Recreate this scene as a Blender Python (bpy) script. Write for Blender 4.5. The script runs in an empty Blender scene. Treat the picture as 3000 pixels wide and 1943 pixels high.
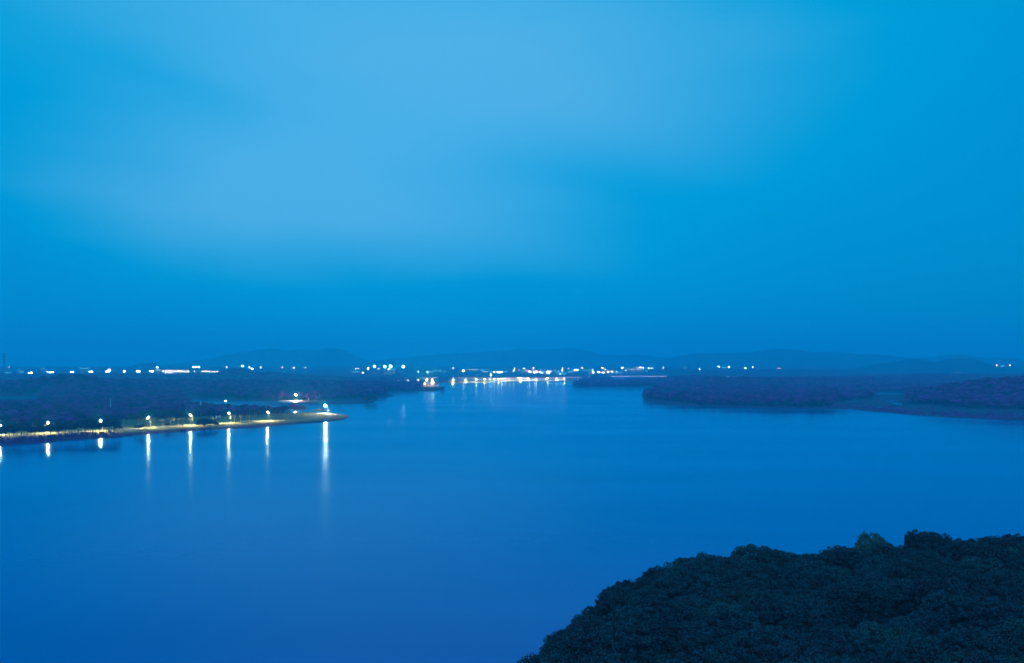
import bpy, math, random
import numpy as np
from mathutils import Vector
sc = bpy.context.scene
C = sc.collection
R = math.radians
random.seed(11)
rng = np.random.default_rng(11)

# ------------------------------------------------------------------ camera
F, HZ, H = 2598.0, 1070.0, 50.0        # focal length (photo px), horizon row, eye height (m)
cd = bpy.data.cameras.new('camera'); cam = bpy.data.objects.new('camera', cd); C.objects.link(cam)
cam.location = (0, 0, H); cam.rotation_euler = (R(90), 0, 0)
cd.sensor_width = 36; cd.lens = 36*F/3000; cd.shift_y = (HZ-971.5)/3000
cd.clip_start = 0.5; cd.clip_end = 60000
sc.camera = cam

# ------------------------------------------------------------------ render settings
sc.view_settings.view_transform = 'Standard'; sc.view_settings.look = 'None'
sc.view_settings.gamma = 1; sc.view_settings.exposure = 0
try: sc.view_settings.use_curve_mapping = False
except Exception: pass
cy = sc.cycles
cy.max_bounces = 5; cy.diffuse_bounces = 2; cy.glossy_bounces = 3; cy.transmission_bounces = 2
cy.volume_bounces = 2; cy.transparent_max_bounces = 6
cy.sample_clamp_indirect = 1.5; cy.sample_clamp_direct = 0
cy.caustics_reflective = False; cy.caustics_refractive = False
cy.use_denoising = True
try: cy.use_adaptive_sampling = False
except Exception: pass

# ------------------------------------------------------------------ world: blue dusk sky with long smeared cloud
def srgb(r, g, b):
    f = lambda c: (c/255/12.92 if c/255 <= .04045 else ((c/255+.055)/1.055)**2.4)
    return (f(r), f(g), f(b), 1)
W = bpy.data.worlds.new('World'); sc.world = W; W.use_nodes = True
nt = W.node_tree; N = nt.nodes; L = nt.links
for n in list(N): N.remove(n)
def node(nt, t, **kw):
    n = nt.nodes.new(t)
    for k, v in kw.items(): setattr(n, k, v)
    return n
def mth(nt, op, a, b=None, c=None):
    n = nt.nodes.new('ShaderNodeMath'); n.operation = op
    for i, v in enumerate((a, b, c)):
        if v is None: continue
        if isinstance(v, (int, float)): n.inputs[i].default_value = v
        else: nt.links.new(v, n.inputs[i])
    return n.outputs[0]
def mix(nt, fac, a, b, mode='MIX'):
    n = nt.nodes.new('ShaderNodeMix'); n.data_type = 'RGBA'; n.blend_type = mode
    for i, v in ((0, fac), (6, a), (7, b)):
        if isinstance(v, (int, float)): n.inputs[i].default_value = v
        elif isinstance(v, tuple): n.inputs[i].default_value = v
        else: nt.links.new(v, n.inputs[i])
    return n.outputs[2]
tc = node(nt, 'ShaderNodeTexCoord'); sp = node(nt, 'ShaderNodeSeparateXYZ'); L.new(tc.outputs['Generated'], sp.inputs[0])
az = mth(nt, 'ARCTAN2', sp.outputs[0], sp.outputs[1])
el = mth(nt, 'ARCSINE', sp.outputs[2])
mr = node(nt, 'ShaderNodeMapRange'); L.new(el, mr.inputs[0]); mr.inputs[1].default_value = 0; mr.inputs[2].default_value = 0.7
cr = node(nt, 'ShaderNodeValToRGB'); L.new(mr.outputs[0], cr.inputs[0])
SKY = [(0.0, (0, 138, 204)), (0.10, (0, 142, 207)), (0.22, (0, 146, 209)), (0.36, (0, 150, 212)), (0.54, (0, 157, 216)), (1.0, (0, 155, 214))]
e = cr.color_ramp.elements
while len(e) < len(SKY): e.new(0.5)
for i, (p, c) in enumerate(SKY): e[i].position = p; e[i].color = srgb(*c)
# warp the directions a little so that the cloud smears have no clean outline
cmb = node(nt, 'ShaderNodeCombineXYZ'); L.new(az, cmb.inputs[0]); L.new(el, cmb.inputs[1])
mp = node(nt, 'ShaderNodeMapping'); L.new(cmb.outputs[0], mp.inputs[0]); mp.inputs['Rotation'].default_value = (0, 0, R(14)); mp.inputs['Scale'].default_value = (1.6, 5.5, 1)
nz = node(nt, 'ShaderNodeTexNoise'); L.new(mp.outputs[0], nz.inputs['Vector']); nz.inputs['Scale'].default_value = 1.1; nz.inputs['Detail'].default_value = 3; nz.inputs['Roughness'].default_value = .45
nzf = mth(nt, 'SUBTRACT', nz.outputs[0], .5)
azw = mth(nt, 'ADD', az, mth(nt, 'MULTIPLY', nzf, .35))
elw = mth(nt, 'ADD', el, mth(nt, 'MULTIPLY', nzf, .10))
def blob(px, py, sx, sy, tilt, amp):
    a0 = math.atan((px-1500)/F); e0 = math.atan((HZ-py)/F*math.cos(a0)); sx /= F; sy /= F
    da = mth(nt, 'SUBTRACT', azw, a0); de = mth(nt, 'SUBTRACT', elw, e0)
    ct, st = math.cos(R(tilt)), math.sin(R(tilt))
    p = mth(nt, 'ADD', mth(nt, 'MULTIPLY', da, ct), mth(nt, 'MULTIPLY', de, -st))
    q = mth(nt, 'ADD', mth(nt, 'MULTIPLY', da, st), mth(nt, 'MULTIPLY', de, ct))
    r2 = mth(nt, 'ADD', mth(nt, 'POWER', mth(nt, 'ABSOLUTE', mth(nt, 'DIVIDE', p, sx)), 2.0), mth(nt, 'POWER', mth(nt, 'ABSOLUTE', mth(nt, 'DIVIDE', q, sy)), 2.0))
    return mth(nt, 'MULTIPLY', mth(nt, 'EXPONENT', mth(nt, 'MULTIPLY', r2, -1.0)), amp)
BL = [(1050, 80, 1080, 420, 6, .85), (1150, 680, 820, 145, 9, .45), (600, 470, 580, 220, 20, .42), (2000, 250, 620, 340, 0, .34),
      (1250, 420, 600, 260, 0, .34), (400, 280, 320, 90, 18, -.20), (1680, 500, 400, 100, 12, -.20)]
tot = None
for b_ in BL:
    v = blob(*b_); tot = v if tot is None else mth(nt, 'ADD', tot, v)
tot = mth(nt, 'ADD', tot, mth(nt, 'MULTIPLY', nzf, .22))
cl = node(nt, 'ShaderNodeClamp'); L.new(tot, cl.inputs[0])
sky0 = mix(nt, cl.outputs[0], cr.outputs[0], srgb(0, 178, 226))
sx_ = node(nt, 'ShaderNodeSeparateColor'); L.new(sky0, sx_.inputs[0]); cx_ = node(nt, 'ShaderNodeCombineColor')
L.new(mth(nt, 'MULTIPLY', mth(nt, 'POWER', mth(nt, 'MAXIMUM', mth(nt, 'MULTIPLY', mth(nt, 'SUBTRACT', cl.outputs[0], .30), 1.43), 0.0), 1.3), .088), cx_.inputs[0]); L.new(sx_.outputs[1], cx_.inputs[1]); L.new(sx_.outputs[2], cx_.inputs[2]); sky = cx_.outputs[0]
right = node(nt, 'ShaderNodeMapRange'); L.new(az, right.inputs[0]); right.inputs[1].default_value = -.05; right.inputs[2].default_value = .62
right.inputs[3].default_value = 1; right.inputs[4].default_value = .84
left = node(nt, 'ShaderNodeMapRange'); L.new(az, left.inputs[0]); left.inputs[1].default_value = -.55; left.inputs[2].default_value = -.3; left.inputs[3].default_value = .93; left.inputs[4].default_value = 1
dim = mth(nt, 'MULTIPLY', right.outputs[0], left.outputs[0])
zen_boost = node(nt, 'ShaderNodeMapRange'); L.new(el, zen_boost.inputs[0]); zen_boost.inputs[1].default_value = .42; zen_boost.inputs[2].default_value = .9; zen_boost.inputs[3].default_value = 1; zen_boost.inputs[4].default_value = 2.1  # unseen upper sky brightened to lift the haze and scene light
dim = mth(nt, 'MULTIPLY', dim, zen_boost.outputs[0])
SUN_EL, SUN_AZ = 14, 200
ns = node(nt, 'ShaderNodeTexSky'); ns.sky_type = 'NISHITA'; ns.sun_disc = False; ns.sun_elevation = R(2); ns.sun_rotation = R(SUN_AZ)
nish = mix(nt, 1.0, ns.outputs[0], (0.0, .02, .05, 1), 'MULTIPLY')
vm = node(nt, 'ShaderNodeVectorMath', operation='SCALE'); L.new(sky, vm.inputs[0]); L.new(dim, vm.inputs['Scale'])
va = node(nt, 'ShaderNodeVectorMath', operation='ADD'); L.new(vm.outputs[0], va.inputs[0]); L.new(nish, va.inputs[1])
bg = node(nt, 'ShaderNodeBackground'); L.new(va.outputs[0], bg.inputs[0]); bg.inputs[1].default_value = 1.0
wo = node(nt, 'ShaderNodeOutputWorld'); L.new(bg.outputs[0], wo.inputs[0])
try: W.cycles.sampling_method = 'MANUAL'; W.cycles.sample_map_resolution = 512
except Exception: pass

# added weak, soft rose fill lamp that tints the woods purple; no real sun
sl = bpy.data.lights.new('rose_fill', 'SUN'); sl.energy = .50; sl.angle = R(30); sl.color = (1.0, .25, .50)
so = bpy.data.objects.new('rose_fill', sl); C.objects.link(so)
so.rotation_euler = (R(90-SUN_EL-25), 0, R(-25))

# ------------------------------------------------------------------ helpers
def U(px, D): return (px-1500)/F*D
def WP(px, py, z=0.0):                      # point of the plane at height z seen at (px, py)
    D = F*(H-z)/(py-HZ); return (U(px, D), D)
def ZP(py, D): return H-(py-HZ)*D/F

def lat(ix, iy, s):
    h = (ix.astype(np.int64)*374761393 + iy.astype(np.int64)*668265263 + s*982451653) & 0x7fffffff
    h = (h ^ (h >> 13))*1274126177 & 0x7fffffff
    return ((h ^ (h >> 16)) & 0xffff)/65535.0
def vnoise(x, y, s=0):
    ix = np.floor(x); iy = np.floor(y); fx = x-ix; fy = y-iy; fx = fx*fx*(3-2*fx); fy = fy*fy*(3-2*fy)
    a = lat(ix, iy, s); b = lat(ix+1, iy, s); c = lat(ix, iy+1, s); d = lat(ix+1, iy+1, s)
    return (a*(1-fx)+b*fx)*(1-fy)+(c*(1-fx)+d*fx)*fy-.5
def fbm(x, y, s=0, o=4):
    r = 0; a = 1.0
    for i in range(o): r = r+a*vnoise(x*2**i+17.3*i, y*2**i-9.1*i, s+i); a *= .5
    return r
def sdist(x, y, poly):                      # + inside
    x = np.asarray(x, float); y = np.asarray(y, float)
    d = np.full(x.shape, 1e18); ins = np.zeros(x.shape, bool); n = len(poly)
    for i in range(n):
        (ax, ay), (bx, by) = poly[i], poly[(i+1) % n]
        ex, ey = bx-ax, by-ay; wx, wy = x-ax, y-ay
        t = np.clip((wx*ex+wy*ey)/(ex*ex+ey*ey+1e-12), 0, 1)
        d = np.minimum(d, (wx-ex*t)**2+(wy-ey*t)**2)
        c = ((ay > y) != (by > y)) & (x < (bx-ax)*(y-ay)/((by-ay) if by != ay else 1e-12)+ax)
        ins ^= c
    d = np.sqrt(d); return np.where(ins, d, -d)
def sm(t): t = np.clip(t, 0, 1); return t*t*(3-2*t)

def raw_mesh(name, V, Fc, mats, midx=None, smooth=False):
    V = np.asarray(V, np.float32); me = bpy.data.meshes.new(name)
    Fc = np.asarray(Fc, np.int32); k = Fc.shape[1]; n = len(Fc)
    me.vertices.add(len(V)); me.vertices.foreach_set('co', V.ravel())
    me.loops.add(n*k); me.loops.foreach_set('vertex_index', Fc.ravel())
    me.polygons.add(n); me.polygons.foreach_set('loop_start', np.arange(0, n*k, k, dtype=np.int32))
    for m in mats: me.materials.append(m)
    if midx is not None: me.polygons.foreach_set('material_index', np.asarray(midx, np.int32))
    if smooth: me.polygons.foreach_set('use_smooth', np.ones(n, bool))
    me.update(calc_edges=True); me.validate(); return me
class MB:                                    # collects boxes, tubes and balls into ONE mesh
    def __init__(s): s.v = []; s.f = []; s.m = []
    def quad(s, pts, m=0):
        i = len(s.v); s.v += [tuple(p) for p in pts]; s.f.append(tuple(range(i, i+len(pts)))); s.m.append(m)
    def box(s, x0, y0, z0, x1, y1, z1, m=0):
        i = len(s.v); s.v += [(x, y, z) for z in (z0, z1) for y in (y0, y1) for x in (x0, x1)]
        for f in ((0, 2, 3, 1), (4, 5, 7, 6), (0, 1, 5, 4), (2, 6, 7, 3), (0, 4, 6, 2), (1, 3, 7, 5)):
            s.f.append(tuple(i+k for k in f)); s.m.append(m)
    def tube(s, pts, rad, n=6, m=0):
        base = len(s.v); P = [Vector(p) for p in pts]
        for k, p in enumerate(P):
            d = (P[min(k+1, len(P)-1)]-P[max(k-1, 0)]).normalized()
            a = d.cross(Vector((0, 0, 1)) if abs(d.z) < .95 else Vector((1, 0, 0))).normalized(); b = d.cross(a)
            r = rad[k] if isinstance(rad, (list, tuple)) else rad
            for j in range(n):
                t = 2*math.pi*j/n; s.v.append(tuple(p+(a*math.cos(t)+b*math.sin(t))*r))
        for k in range(len(P)-1):
            for j in range(n):
                s.f.append((base+k*n+j, base+k*n+(j+1) % n, base+(k+1)*n+(j+1) % n, base+(k+1)*n+j)); s.m.append(m)
        s.f.append(tuple(base+j for j in range(n))[::-1]); s.m.append(m)
        s.f.append(tuple(base+(len(P)-1)*n+j for j in range(n))); s.m.append(m)
    def ball(s, c, r, m=0, n=8, k=5, sq=1.0):
        b = len(s.v); s.v.append((c[0], c[1], c[2]-r*sq))
        for i in range(1, k):
            t = math.pi*i/k
            for j in range(n):
                a = 2*math.pi*j/n; s.v.append((c[0]+r*math.sin(t)*math.cos(a), c[1]+r*math.sin(t)*math.sin(a), c[2]-r*math.cos(t)*sq))
        s.v.append((c[0], c[1], c[2]+r*sq)); top = len(s.v)-1
        for j in range(n):
            s.f.append((b, b+1+(j+1) % n, b+1+j)); s.m.append(m)
            s.f.append((top, top-n+j, top-n+(j+1) % n)); s.m.append(m)
        for i in range(k-2):
            for j in range(n):
                a = b+1+i*n; s.f.append((a+j, a+(j+1) % n, a+n+(j+1) % n, a+n+j)); s.m.append(m)
    def mesh(s, name, mats, smooth=False):
        me = bpy.data.meshes.new(name); me.from_pydata(s.v, [], s.f)
        for m in mats: me.materials.append(m)
        me.polygons.foreach_set('material_index', s.m)
        if smooth: me.polygons.foreach_set('use_smooth', [True]*len(me.polygons))
        me.update(); return me
def obj(name, me, parent=None, loc=None):
    o = bpy.data.objects.new(name, me); C.objects.link(o)
    if parent: o.parent = parent
    if loc: o.location = loc
    return o
def tag(o, label=None, cat=None, group=None, kind=None):
    for k, v in (('label', label), ('category', cat), ('group', group), ('kind', kind)):
        if v: o[k] = v
    return o
def thing(name, loc, label, cat, group=None, rz=0):
    o = obj(name, None); o.location = loc; o.rotation_euler.z = rz; o.empty_display_size = .5
    return tag(o, label, cat, group)
def dup(root, loc, rz=0, scale=1, label=None, group=None):
    r = root.copy(); C.objects.link(r); r.location = loc; r.rotation_euler = (0, 0, rz)
    r.scale = scale if isinstance(scale, tuple) else (scale,)*3
    if label: r['label'] = label
    if group: r['group'] = group
    for ch in root.children:
        c = ch.copy(); C.objects.link(c); c.parent = r
        for g in ch.children:
            d = g.copy(); C.objects.link(d); d.parent = c
    return r
ORD = 'first second third fourth fifth sixth seventh eighth ninth tenth eleventh twelfth thirteenth fourteenth fifteenth sixteenth seventeenth eighteenth nineteenth twentieth'.split()
def ordn(i, n):
    return 'leftmost' if i == 0 else ('rightmost' if i == n-1 else (ORD[i] if i < 20 else None))

# ------------------------------------------------------------------ materials
def mat(name, col, rough=.8, spec=.3, noise=None, metal=0, col2=None, bump=0, objrand=0):
    m = bpy.data.materials.new(name); m.use_nodes = True; t = m.node_tree
    b = t.nodes['Principled BSDF']; b.inputs['Roughness'].default_value = rough; b.inputs['Metallic'].default_value = metal
    b.inputs['Specular IOR Level'].default_value = spec
    c4 = tuple(col)+(1,); out = None
    if noise:
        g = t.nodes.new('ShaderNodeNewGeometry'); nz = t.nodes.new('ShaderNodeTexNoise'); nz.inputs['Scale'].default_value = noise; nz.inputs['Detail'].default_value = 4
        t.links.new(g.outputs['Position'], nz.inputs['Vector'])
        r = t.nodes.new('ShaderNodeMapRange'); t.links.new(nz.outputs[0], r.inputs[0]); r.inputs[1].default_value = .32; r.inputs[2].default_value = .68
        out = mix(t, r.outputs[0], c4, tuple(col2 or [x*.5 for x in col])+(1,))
        if bump:
            bp = t.nodes.new('ShaderNodeBump'); bp.inputs['Distance'].default_value = bump; t.links.new(nz.outputs[0], bp.inputs['Height']); t.links.new(bp.outputs[0], b.inputs['Normal'])
    if objrand:
        oi = t.nodes.new('ShaderNodeObjectInfo'); r = t.nodes.new('ShaderNodeMapRange'); t.links.new(oi.outputs['Random'], r.inputs[0])
        r.inputs[3].default_value = 1-objrand; r.inputs[4].default_value = 1+objrand
        v = t.nodes.new('ShaderNodeVectorMath'); v.operation = 'SCALE'
        if out: t.links.new(out, v.inputs[0])
        else: v.inputs[0].default_value = col
        t.links.new(r.outputs[0], v.inputs['Scale']); out = v.outputs[0]
    if out: t.links.new(out, b.inputs['Base Color'])
    else: b.inputs['Base Color'].default_value = c4
    return m
def glow(name, col, s, sampled=True):
    m = bpy.data.materials.new(name); m.use_nodes = True; t = m.node_tree; t.nodes.clear()
    e = t.nodes.new('ShaderNodeEmission'); e.inputs[0].default_value = tuple(col)+(1,); e.inputs[1].default_value = s
    o = t.nodes.new('ShaderNodeOutputMaterial'); t.links.new(e.outputs[0], o.inputs[0])
    if not sampled:
        try: m.cycles.emission_sampling = 'NONE'
        except Exception: pass
    return m
M = dict(
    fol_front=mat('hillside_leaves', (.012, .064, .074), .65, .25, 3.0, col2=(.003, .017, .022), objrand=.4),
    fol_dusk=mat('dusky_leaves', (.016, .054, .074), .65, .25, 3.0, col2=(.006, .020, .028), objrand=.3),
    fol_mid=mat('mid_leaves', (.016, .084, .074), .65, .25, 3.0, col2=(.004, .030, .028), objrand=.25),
    fol_pale=mat('pale_leaves', (.040, .18, .15), .65, .25, 3, col2=(.02, .09, .08)),
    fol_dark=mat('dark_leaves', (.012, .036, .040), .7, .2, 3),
    fol_wood=mat('wood_leaves', (.17, .018, .22), .8, .1, .06, col2=(.065, .010, .11), objrand=.55),
    fol_park=mat('park_leaves', (.075, .085, .06), .7, .2, .5, objrand=.25),
    fol_lit=mat('lit_leaves', (.26, .30, .10), .7, .2, .8, objrand=.2),  # lamplight put into the colour: brighter copy of the park leaves
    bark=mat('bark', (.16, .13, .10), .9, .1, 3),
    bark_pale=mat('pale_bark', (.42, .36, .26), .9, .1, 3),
    soil=mat('forest_soil', (.02, .02, .022), .95, .1, .5),
    ground=mat('ground', (.060, .040, .085), .95, .1, .03, col2=(.035, .03, .06)),
    lawn=mat('lawn', (.125, .135, .045), .95, .1, .12, col2=(.075, .095, .04)),
    path=mat('pale_path', (.27, .26, .21), .9, .1, .5, col2=(.21, .20, .17)),
    bank=mat('stone_bank', (.40, .37, .28), .9, .1, .3, col2=(.30, .28, .22)),
    marsh=mat('marsh', (.045, .06, .085), .95, .1, .04, col2=(.03, .04, .065)),
    hills=mat('far_hills', (.03, .035, .05), .95, .05, .004, col2=(.02, .028, .04)),
    lamppaint=mat('lamp_pole_paint', (.12, .14, .16), .6, .3, 2),
    steel=mat('painted_steel', (.55, .57, .58), .45, .4, 2, metal=.3),
    masts=mat('pale_mast_paint', (.35, .62, .80), .5, .4, 2),
    concrete=mat('concrete', (.30, .30, .31), .9, .1, .2),
    darkm=mat('dark_metal', (.05, .05, .06), .6, .3, 2),
    wall=mat('pale_render', (.32, .33, .36), .9, .1, .3),
    wallpink=mat('rose_render', (.45, .30, .36), .9, .1, .3),
    roof=mat('dark_roof', (.08, .08, .09), .9, .1, .3),
    board=mat('white_board', (.75, .78, .80), .6, .2, 2),
    rock=mat('rock', (.06, .06, .07), .9, .1, .6),
    red=mat('red_cloth', (.5, .03, .06), .8, .2, 2),
)
WARM = (1, .90, .50)
G = dict(
    lamp=glow('lamp_warm', WARM, 650), lampweak=glow('lamp_warm_weak', WARM, 380), lamptiny=glow('lamp_warm_faint', WARM, 150), lensq=glow('quay_lens', (1, .86, .42), 5200), lampbig=glow('lamp_warm_bright', (1, .94, .68), 10000), lens=glow('lamp_lens', (1, .86, .40), 17000),
    quay=glow('lamp_quay', (1, .90, .52), 26),
    far=glow('far_white', (1, .97, .88), 40, False), farb=glow('far_bright', (1, .96, .88), 80, False), farc=glow('far_cyan', (.35, 1, 1), 45, False),
    farr=glow('far_red', (1, .25, .35), 30, False), flood=glow('flood_cyan', (.6, 1, 1), 90, False),
    win=glow('lit_window', (.80, 1, .98), 1.9, False), winc=glow('lit_window_cyan', (.10, .9, 1), 2.2, False), winp=glow('lit_window_rose', (1, .66, .85), 2, False),
    rail=glow('rail_trail_glow', (.85, .88, 1), 9, False), wallglow=glow('lit_wall_red', (1, .35, .45), 5, False),
)

# ------------------------------------------------------------------ lake
m = bpy.data.materials.new('lake_water'); m.use_nodes = True; t = m.node_tree; b = t.nodes['Principled BSDF']
b.inputs['IOR'].default_value = 1.33
g = t.nodes.new('ShaderNodeNewGeometry')
mp = t.nodes.new('ShaderNodeMapping'); t.links.new(g.outputs['Position'], mp.inputs[0]); mp.inputs['Rotation'].default_value = (0, 0, R(35)); mp.inputs['Scale'].default_value = (.0035, .017, 1)
nz = t.nodes.new('ShaderNodeTexNoise'); t.links.new(mp.outputs[0], nz.inputs['Vector']); nz.inputs['Scale'].default_value = 1; nz.inputs['Detail'].default_value = 3
r = t.nodes.new('ShaderNodeMapRange'); t.links.new(nz.outputs[0], r.inputs[0]); r.inputs[1].default_value = .35; r.inputs[2].default_value = .65; r.inputs[3].default_value = .10; r.inputs[4].default_value = .16
t.links.new(r.outputs[0], b.inputs['Roughness'])
r2 = t.nodes.new('ShaderNodeMapRange'); t.links.new(nz.outputs[0], r2.inputs[0]); r2.inputs[1].default_value = .3; r2.inputs[2].default_value = .7
t.links.new(mix(t, r2.outputs[0], (0, .072, .27, 1), (0, .100, .33, 1)), b.inputs['Base Color'])
mp2 = t.nodes.new('ShaderNodeMapping'); t.links.new(g.outputs['Position'], mp2.inputs[0]); mp2.inputs['Scale'].default_value = (.12, .30, 1)
n2 = t.nodes.new('ShaderNodeTexNoise'); t.links.new(mp2.outputs[0], n2.inputs['Vector']); n2.inputs['Scale'].default_value = 1; n2.inputs['Detail'].default_value = 2
bp = t.nodes.new('ShaderNodeBump'); bp.inputs['Strength'].default_value = .5; bp.inputs['Distance'].default_value = .055; t.links.new(n2.outputs[0], bp.inputs['Height']); t.links.new(bp.outputs[0], b.inputs['Normal'])
nodes_ = t.nodes; df = nodes_.new('ShaderNodeBsdfDiffuse'); gl = nodes_.new('ShaderNodeBsdfAnisotropic'); fr = nodes_.new('ShaderNodeFresnel'); mx = nodes_.new('ShaderNodeMixShader')
fr.inputs['IOR'].default_value = 1.33; gl.inputs['Color'].default_value = (.55, .95, 1, 1)
t.links.new(b.inputs['Base Color'].links[0].from_socket, df.inputs['Color']); t.links.new(r.outputs[0], gl.inputs['Roughness'])
for q in (gl, fr): t.links.new(bp.outputs[0], q.inputs['Normal'])
t.links.new(fr.outputs[0], mx.inputs[0]); t.links.new(df.outputs[0], mx.inputs[1]); t.links.new(gl.outputs[0], mx.inputs[2])
t.links.new(mx.outputs[0], t.nodes['Material Output'].inputs['Surface']); t.nodes.remove(b)
S = 11800
tag(obj('lake', raw_mesh('lake', [(-S, -S, 0), (S, -S, 0), (S, S, 0), (-S, S, 0)], [(0, 1, 2, 3)], [m])), kind='structure')

# ------------------------------------------------------------------ terrain beyond the water
def poly(pts): return [WP(px, py) for px, py in pts]
LAND = [poly(p) for p in (
    # wooded promontory on the left
    [(-900, 1340), (-200, 1317), (0, 1305), (100, 1300), (200, 1290), (300, 1284), (345, 1281), (450, 1270), (560, 1263), (640, 1257.5), (760, 1253), (820, 1246), (900, 1241), (955, 1238),
     (1000, 1231), (1020, 1225.5), (1024, 1222), (1016, 1217), (1000, 1214), (960, 1211), (915, 1208.5), (860, 1210), (780, 1210), (700, 1209), (640, 1205), (600, 1200), (572, 1192), (552, 1180), (545, 1158), (112, 1158), (112, 1180), (90, 1192), (-900, 1198)],
    # second wood across the inlet
    [(-1200, 1164), (104, 1163.3), (112, 1160), (545, 1160), (555, 1168.5), (640, 1171), (750, 1175), (830, 1176.5), (885, 1178.5), (870, 1181.5), (822, 1184), (822, 1185.2), (900, 1184), (960, 1183), (1080, 1182.4), (1098, 1180.3),
     (1094, 1176), (1098, 1165.5), (1140, 1162.4), (1158, 1160.3), (1142, 1157), (1138, 1148.5), (1200, 1147.6), (1280, 1147), (1308, 1144.4), (1298, 1142.5), (1288, 1137), (1286, 1122.5), (1250, 1108), (-2500, 1108)],
    # quay, road and everything beyond
    [(-4000, 1112), (1280, 1123), (1300, 1122), (1390, 1121.5), (1440, 1119.6), (1475, 1117.5), (1500, 1116), (1560, 1116.6), (1620, 1116), (1672, 1115.4), (1680, 1113), (1700, 1111), (1805, 1107), (1935, 1107), (1960, 1110), (7000, 1112), (7000, 1083.5), (-4000, 1083.5)],
    # low spit, then the right shore
    [(1670, 1130.5), (1682, 1134), (1760, 1135.2), (1850, 1134.8), (1920, 1133), (1915, 1143), (1900, 1150), (1884, 1156), (1879, 1161), (1884, 1168), (1897, 1176), (1925, 1185), (2010, 1189), (2060, 1190), (2070, 1188.5), (2100, 1192), (2230, 1194.5), (2350, 1196.5), (2500, 1199), (2530, 1203), (2600, 1208), (2700, 1217.5), (2800, 1225),
     (2860, 1226.5), (3000, 1233.5), (3400, 1250), (5200, 1290), (7000, 1105), (1960, 1105), (1935, 1121), (1805, 1121), (1790, 1106), (1712, 1108), (1700, 1119)],
)]
POND = [poly(p) for p in (
    [(1940, 1147.4), (1960, 1147), (2014, 1149.6), (2010, 1150.8), (1980, 1152.5), (1960, 1153.5)],
    [(2540, 1150), (2648, 1150), (2640, 1157.5), (2590, 1157.5), (2545, 1156)],
    [(2488, 1151.5), (2516, 1151), (2516, 1153.5), (2500, 1154)],
    [(2598, 1177), (2622, 1171.5), (2632, 1172), (2607, 1177.5), (2643, 1184), (2642, 1187), (2620, 1190), (2634, 1186)],
    [(2560, 1196), (2579, 1192), (2580, 1193.5), (2570, 1198.5)],
)]
HILLS = [  # (px, distance, height, half width m, half depth m)
    (170, 1480, 24, 95, 190), (20, 1600, 12, 160, 200), (330, 1700, 12, 160, 260), (560, 1750, 9, 200, 260), (800, 1700, 11, 170, 260), (1000, 1700, 9, 120, 220), (1070, 1450, 5, 45, 90),
    (-200, 2600, 15, 500, 280), (260, 2650, 14, 420, 260), (560, 2600, 15, 200, 260),
    (690, 2450, 30, 62, 140), (790, 2450, 20, 110, 150), (640, 2400, 12, 120, 150), (900, 2500, 10, 130, 150),
    (1230, 3900, 12, 260, 300), (1380, 3900, 17, 230, 300), (1590, 4200, 10, 260, 300), (1740, 3800, 17, 80, 200), (1960, 3600, 24, 130, 200), (2060, 3500, 15, 150, 200), (2250, 3700, 14, 500, 300),
    (2060, 2300, 12, 140, 200), (2170, 1950, 13, 130, 160), (2330, 2000, 10, 200, 200), (2500, 2300, 9, 300, 260), (2850, 2600, 14, 500, 260), (2010, 2050, 4, 80, 100),
    (3010, 1130, 23, 95, 120), (2840, 1180, 10, 75, 120), (3400, 1150, 30, 260, 200), (2735, 1200, 6, 60, 90),
]
def land_sd(x, y):
    s = np.full(np.shape(x), -1e9)
    for p in LAND: s = np.maximum(s, sdist(x, y, p))
    for p in POND: s = np.minimum(s, -sdist(x, y, p))
    return s
def terrain(x, y, s=None):
    x = np.asarray(x, float); y = np.asarray(y, float)
    if s is None: s = land_sd(x, y)
    s = s+3.0*fbm(x/26, y/26, 5, 3)*np.clip(np.hypot(x, y)/1100, .25, 1.5)
    z = np.clip(s*.13, -3, 1.4)
    d = np.hypot(x, y); k = sm(s/70)
    hs = np.zeros(x.shape)
    for px, D, h, sx, sy in HILLS:
        hx = U(px, D); hs = hs+(h*np.exp(-((x-hx)/sx)**2-((y-D)/sy)**2))**4
    hs = hs**.25
    far = np.clip((y-3250)*.0115, 0, 30)
    return z+k*(hs+far+np.clip(d-1000, 0, 900)/900*1.2*(fbm(x/160, y/160, 9, 3)+.3))
def tz(x, y): return float(terrain(np.array([x]), np.array([y]))[0])

rows = np.concatenate([np.arange(470, 1600, 5.0), np.arange(1600, 3600, 12.0), np.arange(3600, 9000, 55.0)])
cols = np.linspace(-.86, .86, 780)
UU, YY = np.meshgrid(cols, rows); XX = UU*YY
ZZ = terrain(XX, YY)
nr, nc = XX.shape
idx = np.arange(nr*nc).reshape(nr, nc)
Fq = np.stack([idx[:-1, :-1], idx[:-1, 1:], idx[1:, 1:], idx[1:, :-1]], -1).reshape(-1, 4)
zq = ZZ.ravel()[Fq].max(1); Fq = Fq[zq > -2.5]
tag(obj('ground', raw_mesh('ground', np.stack([XX, YY, ZZ], -1).reshape(-1, 3), Fq, [M['ground']], smooth=True)), kind='structure')

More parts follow.
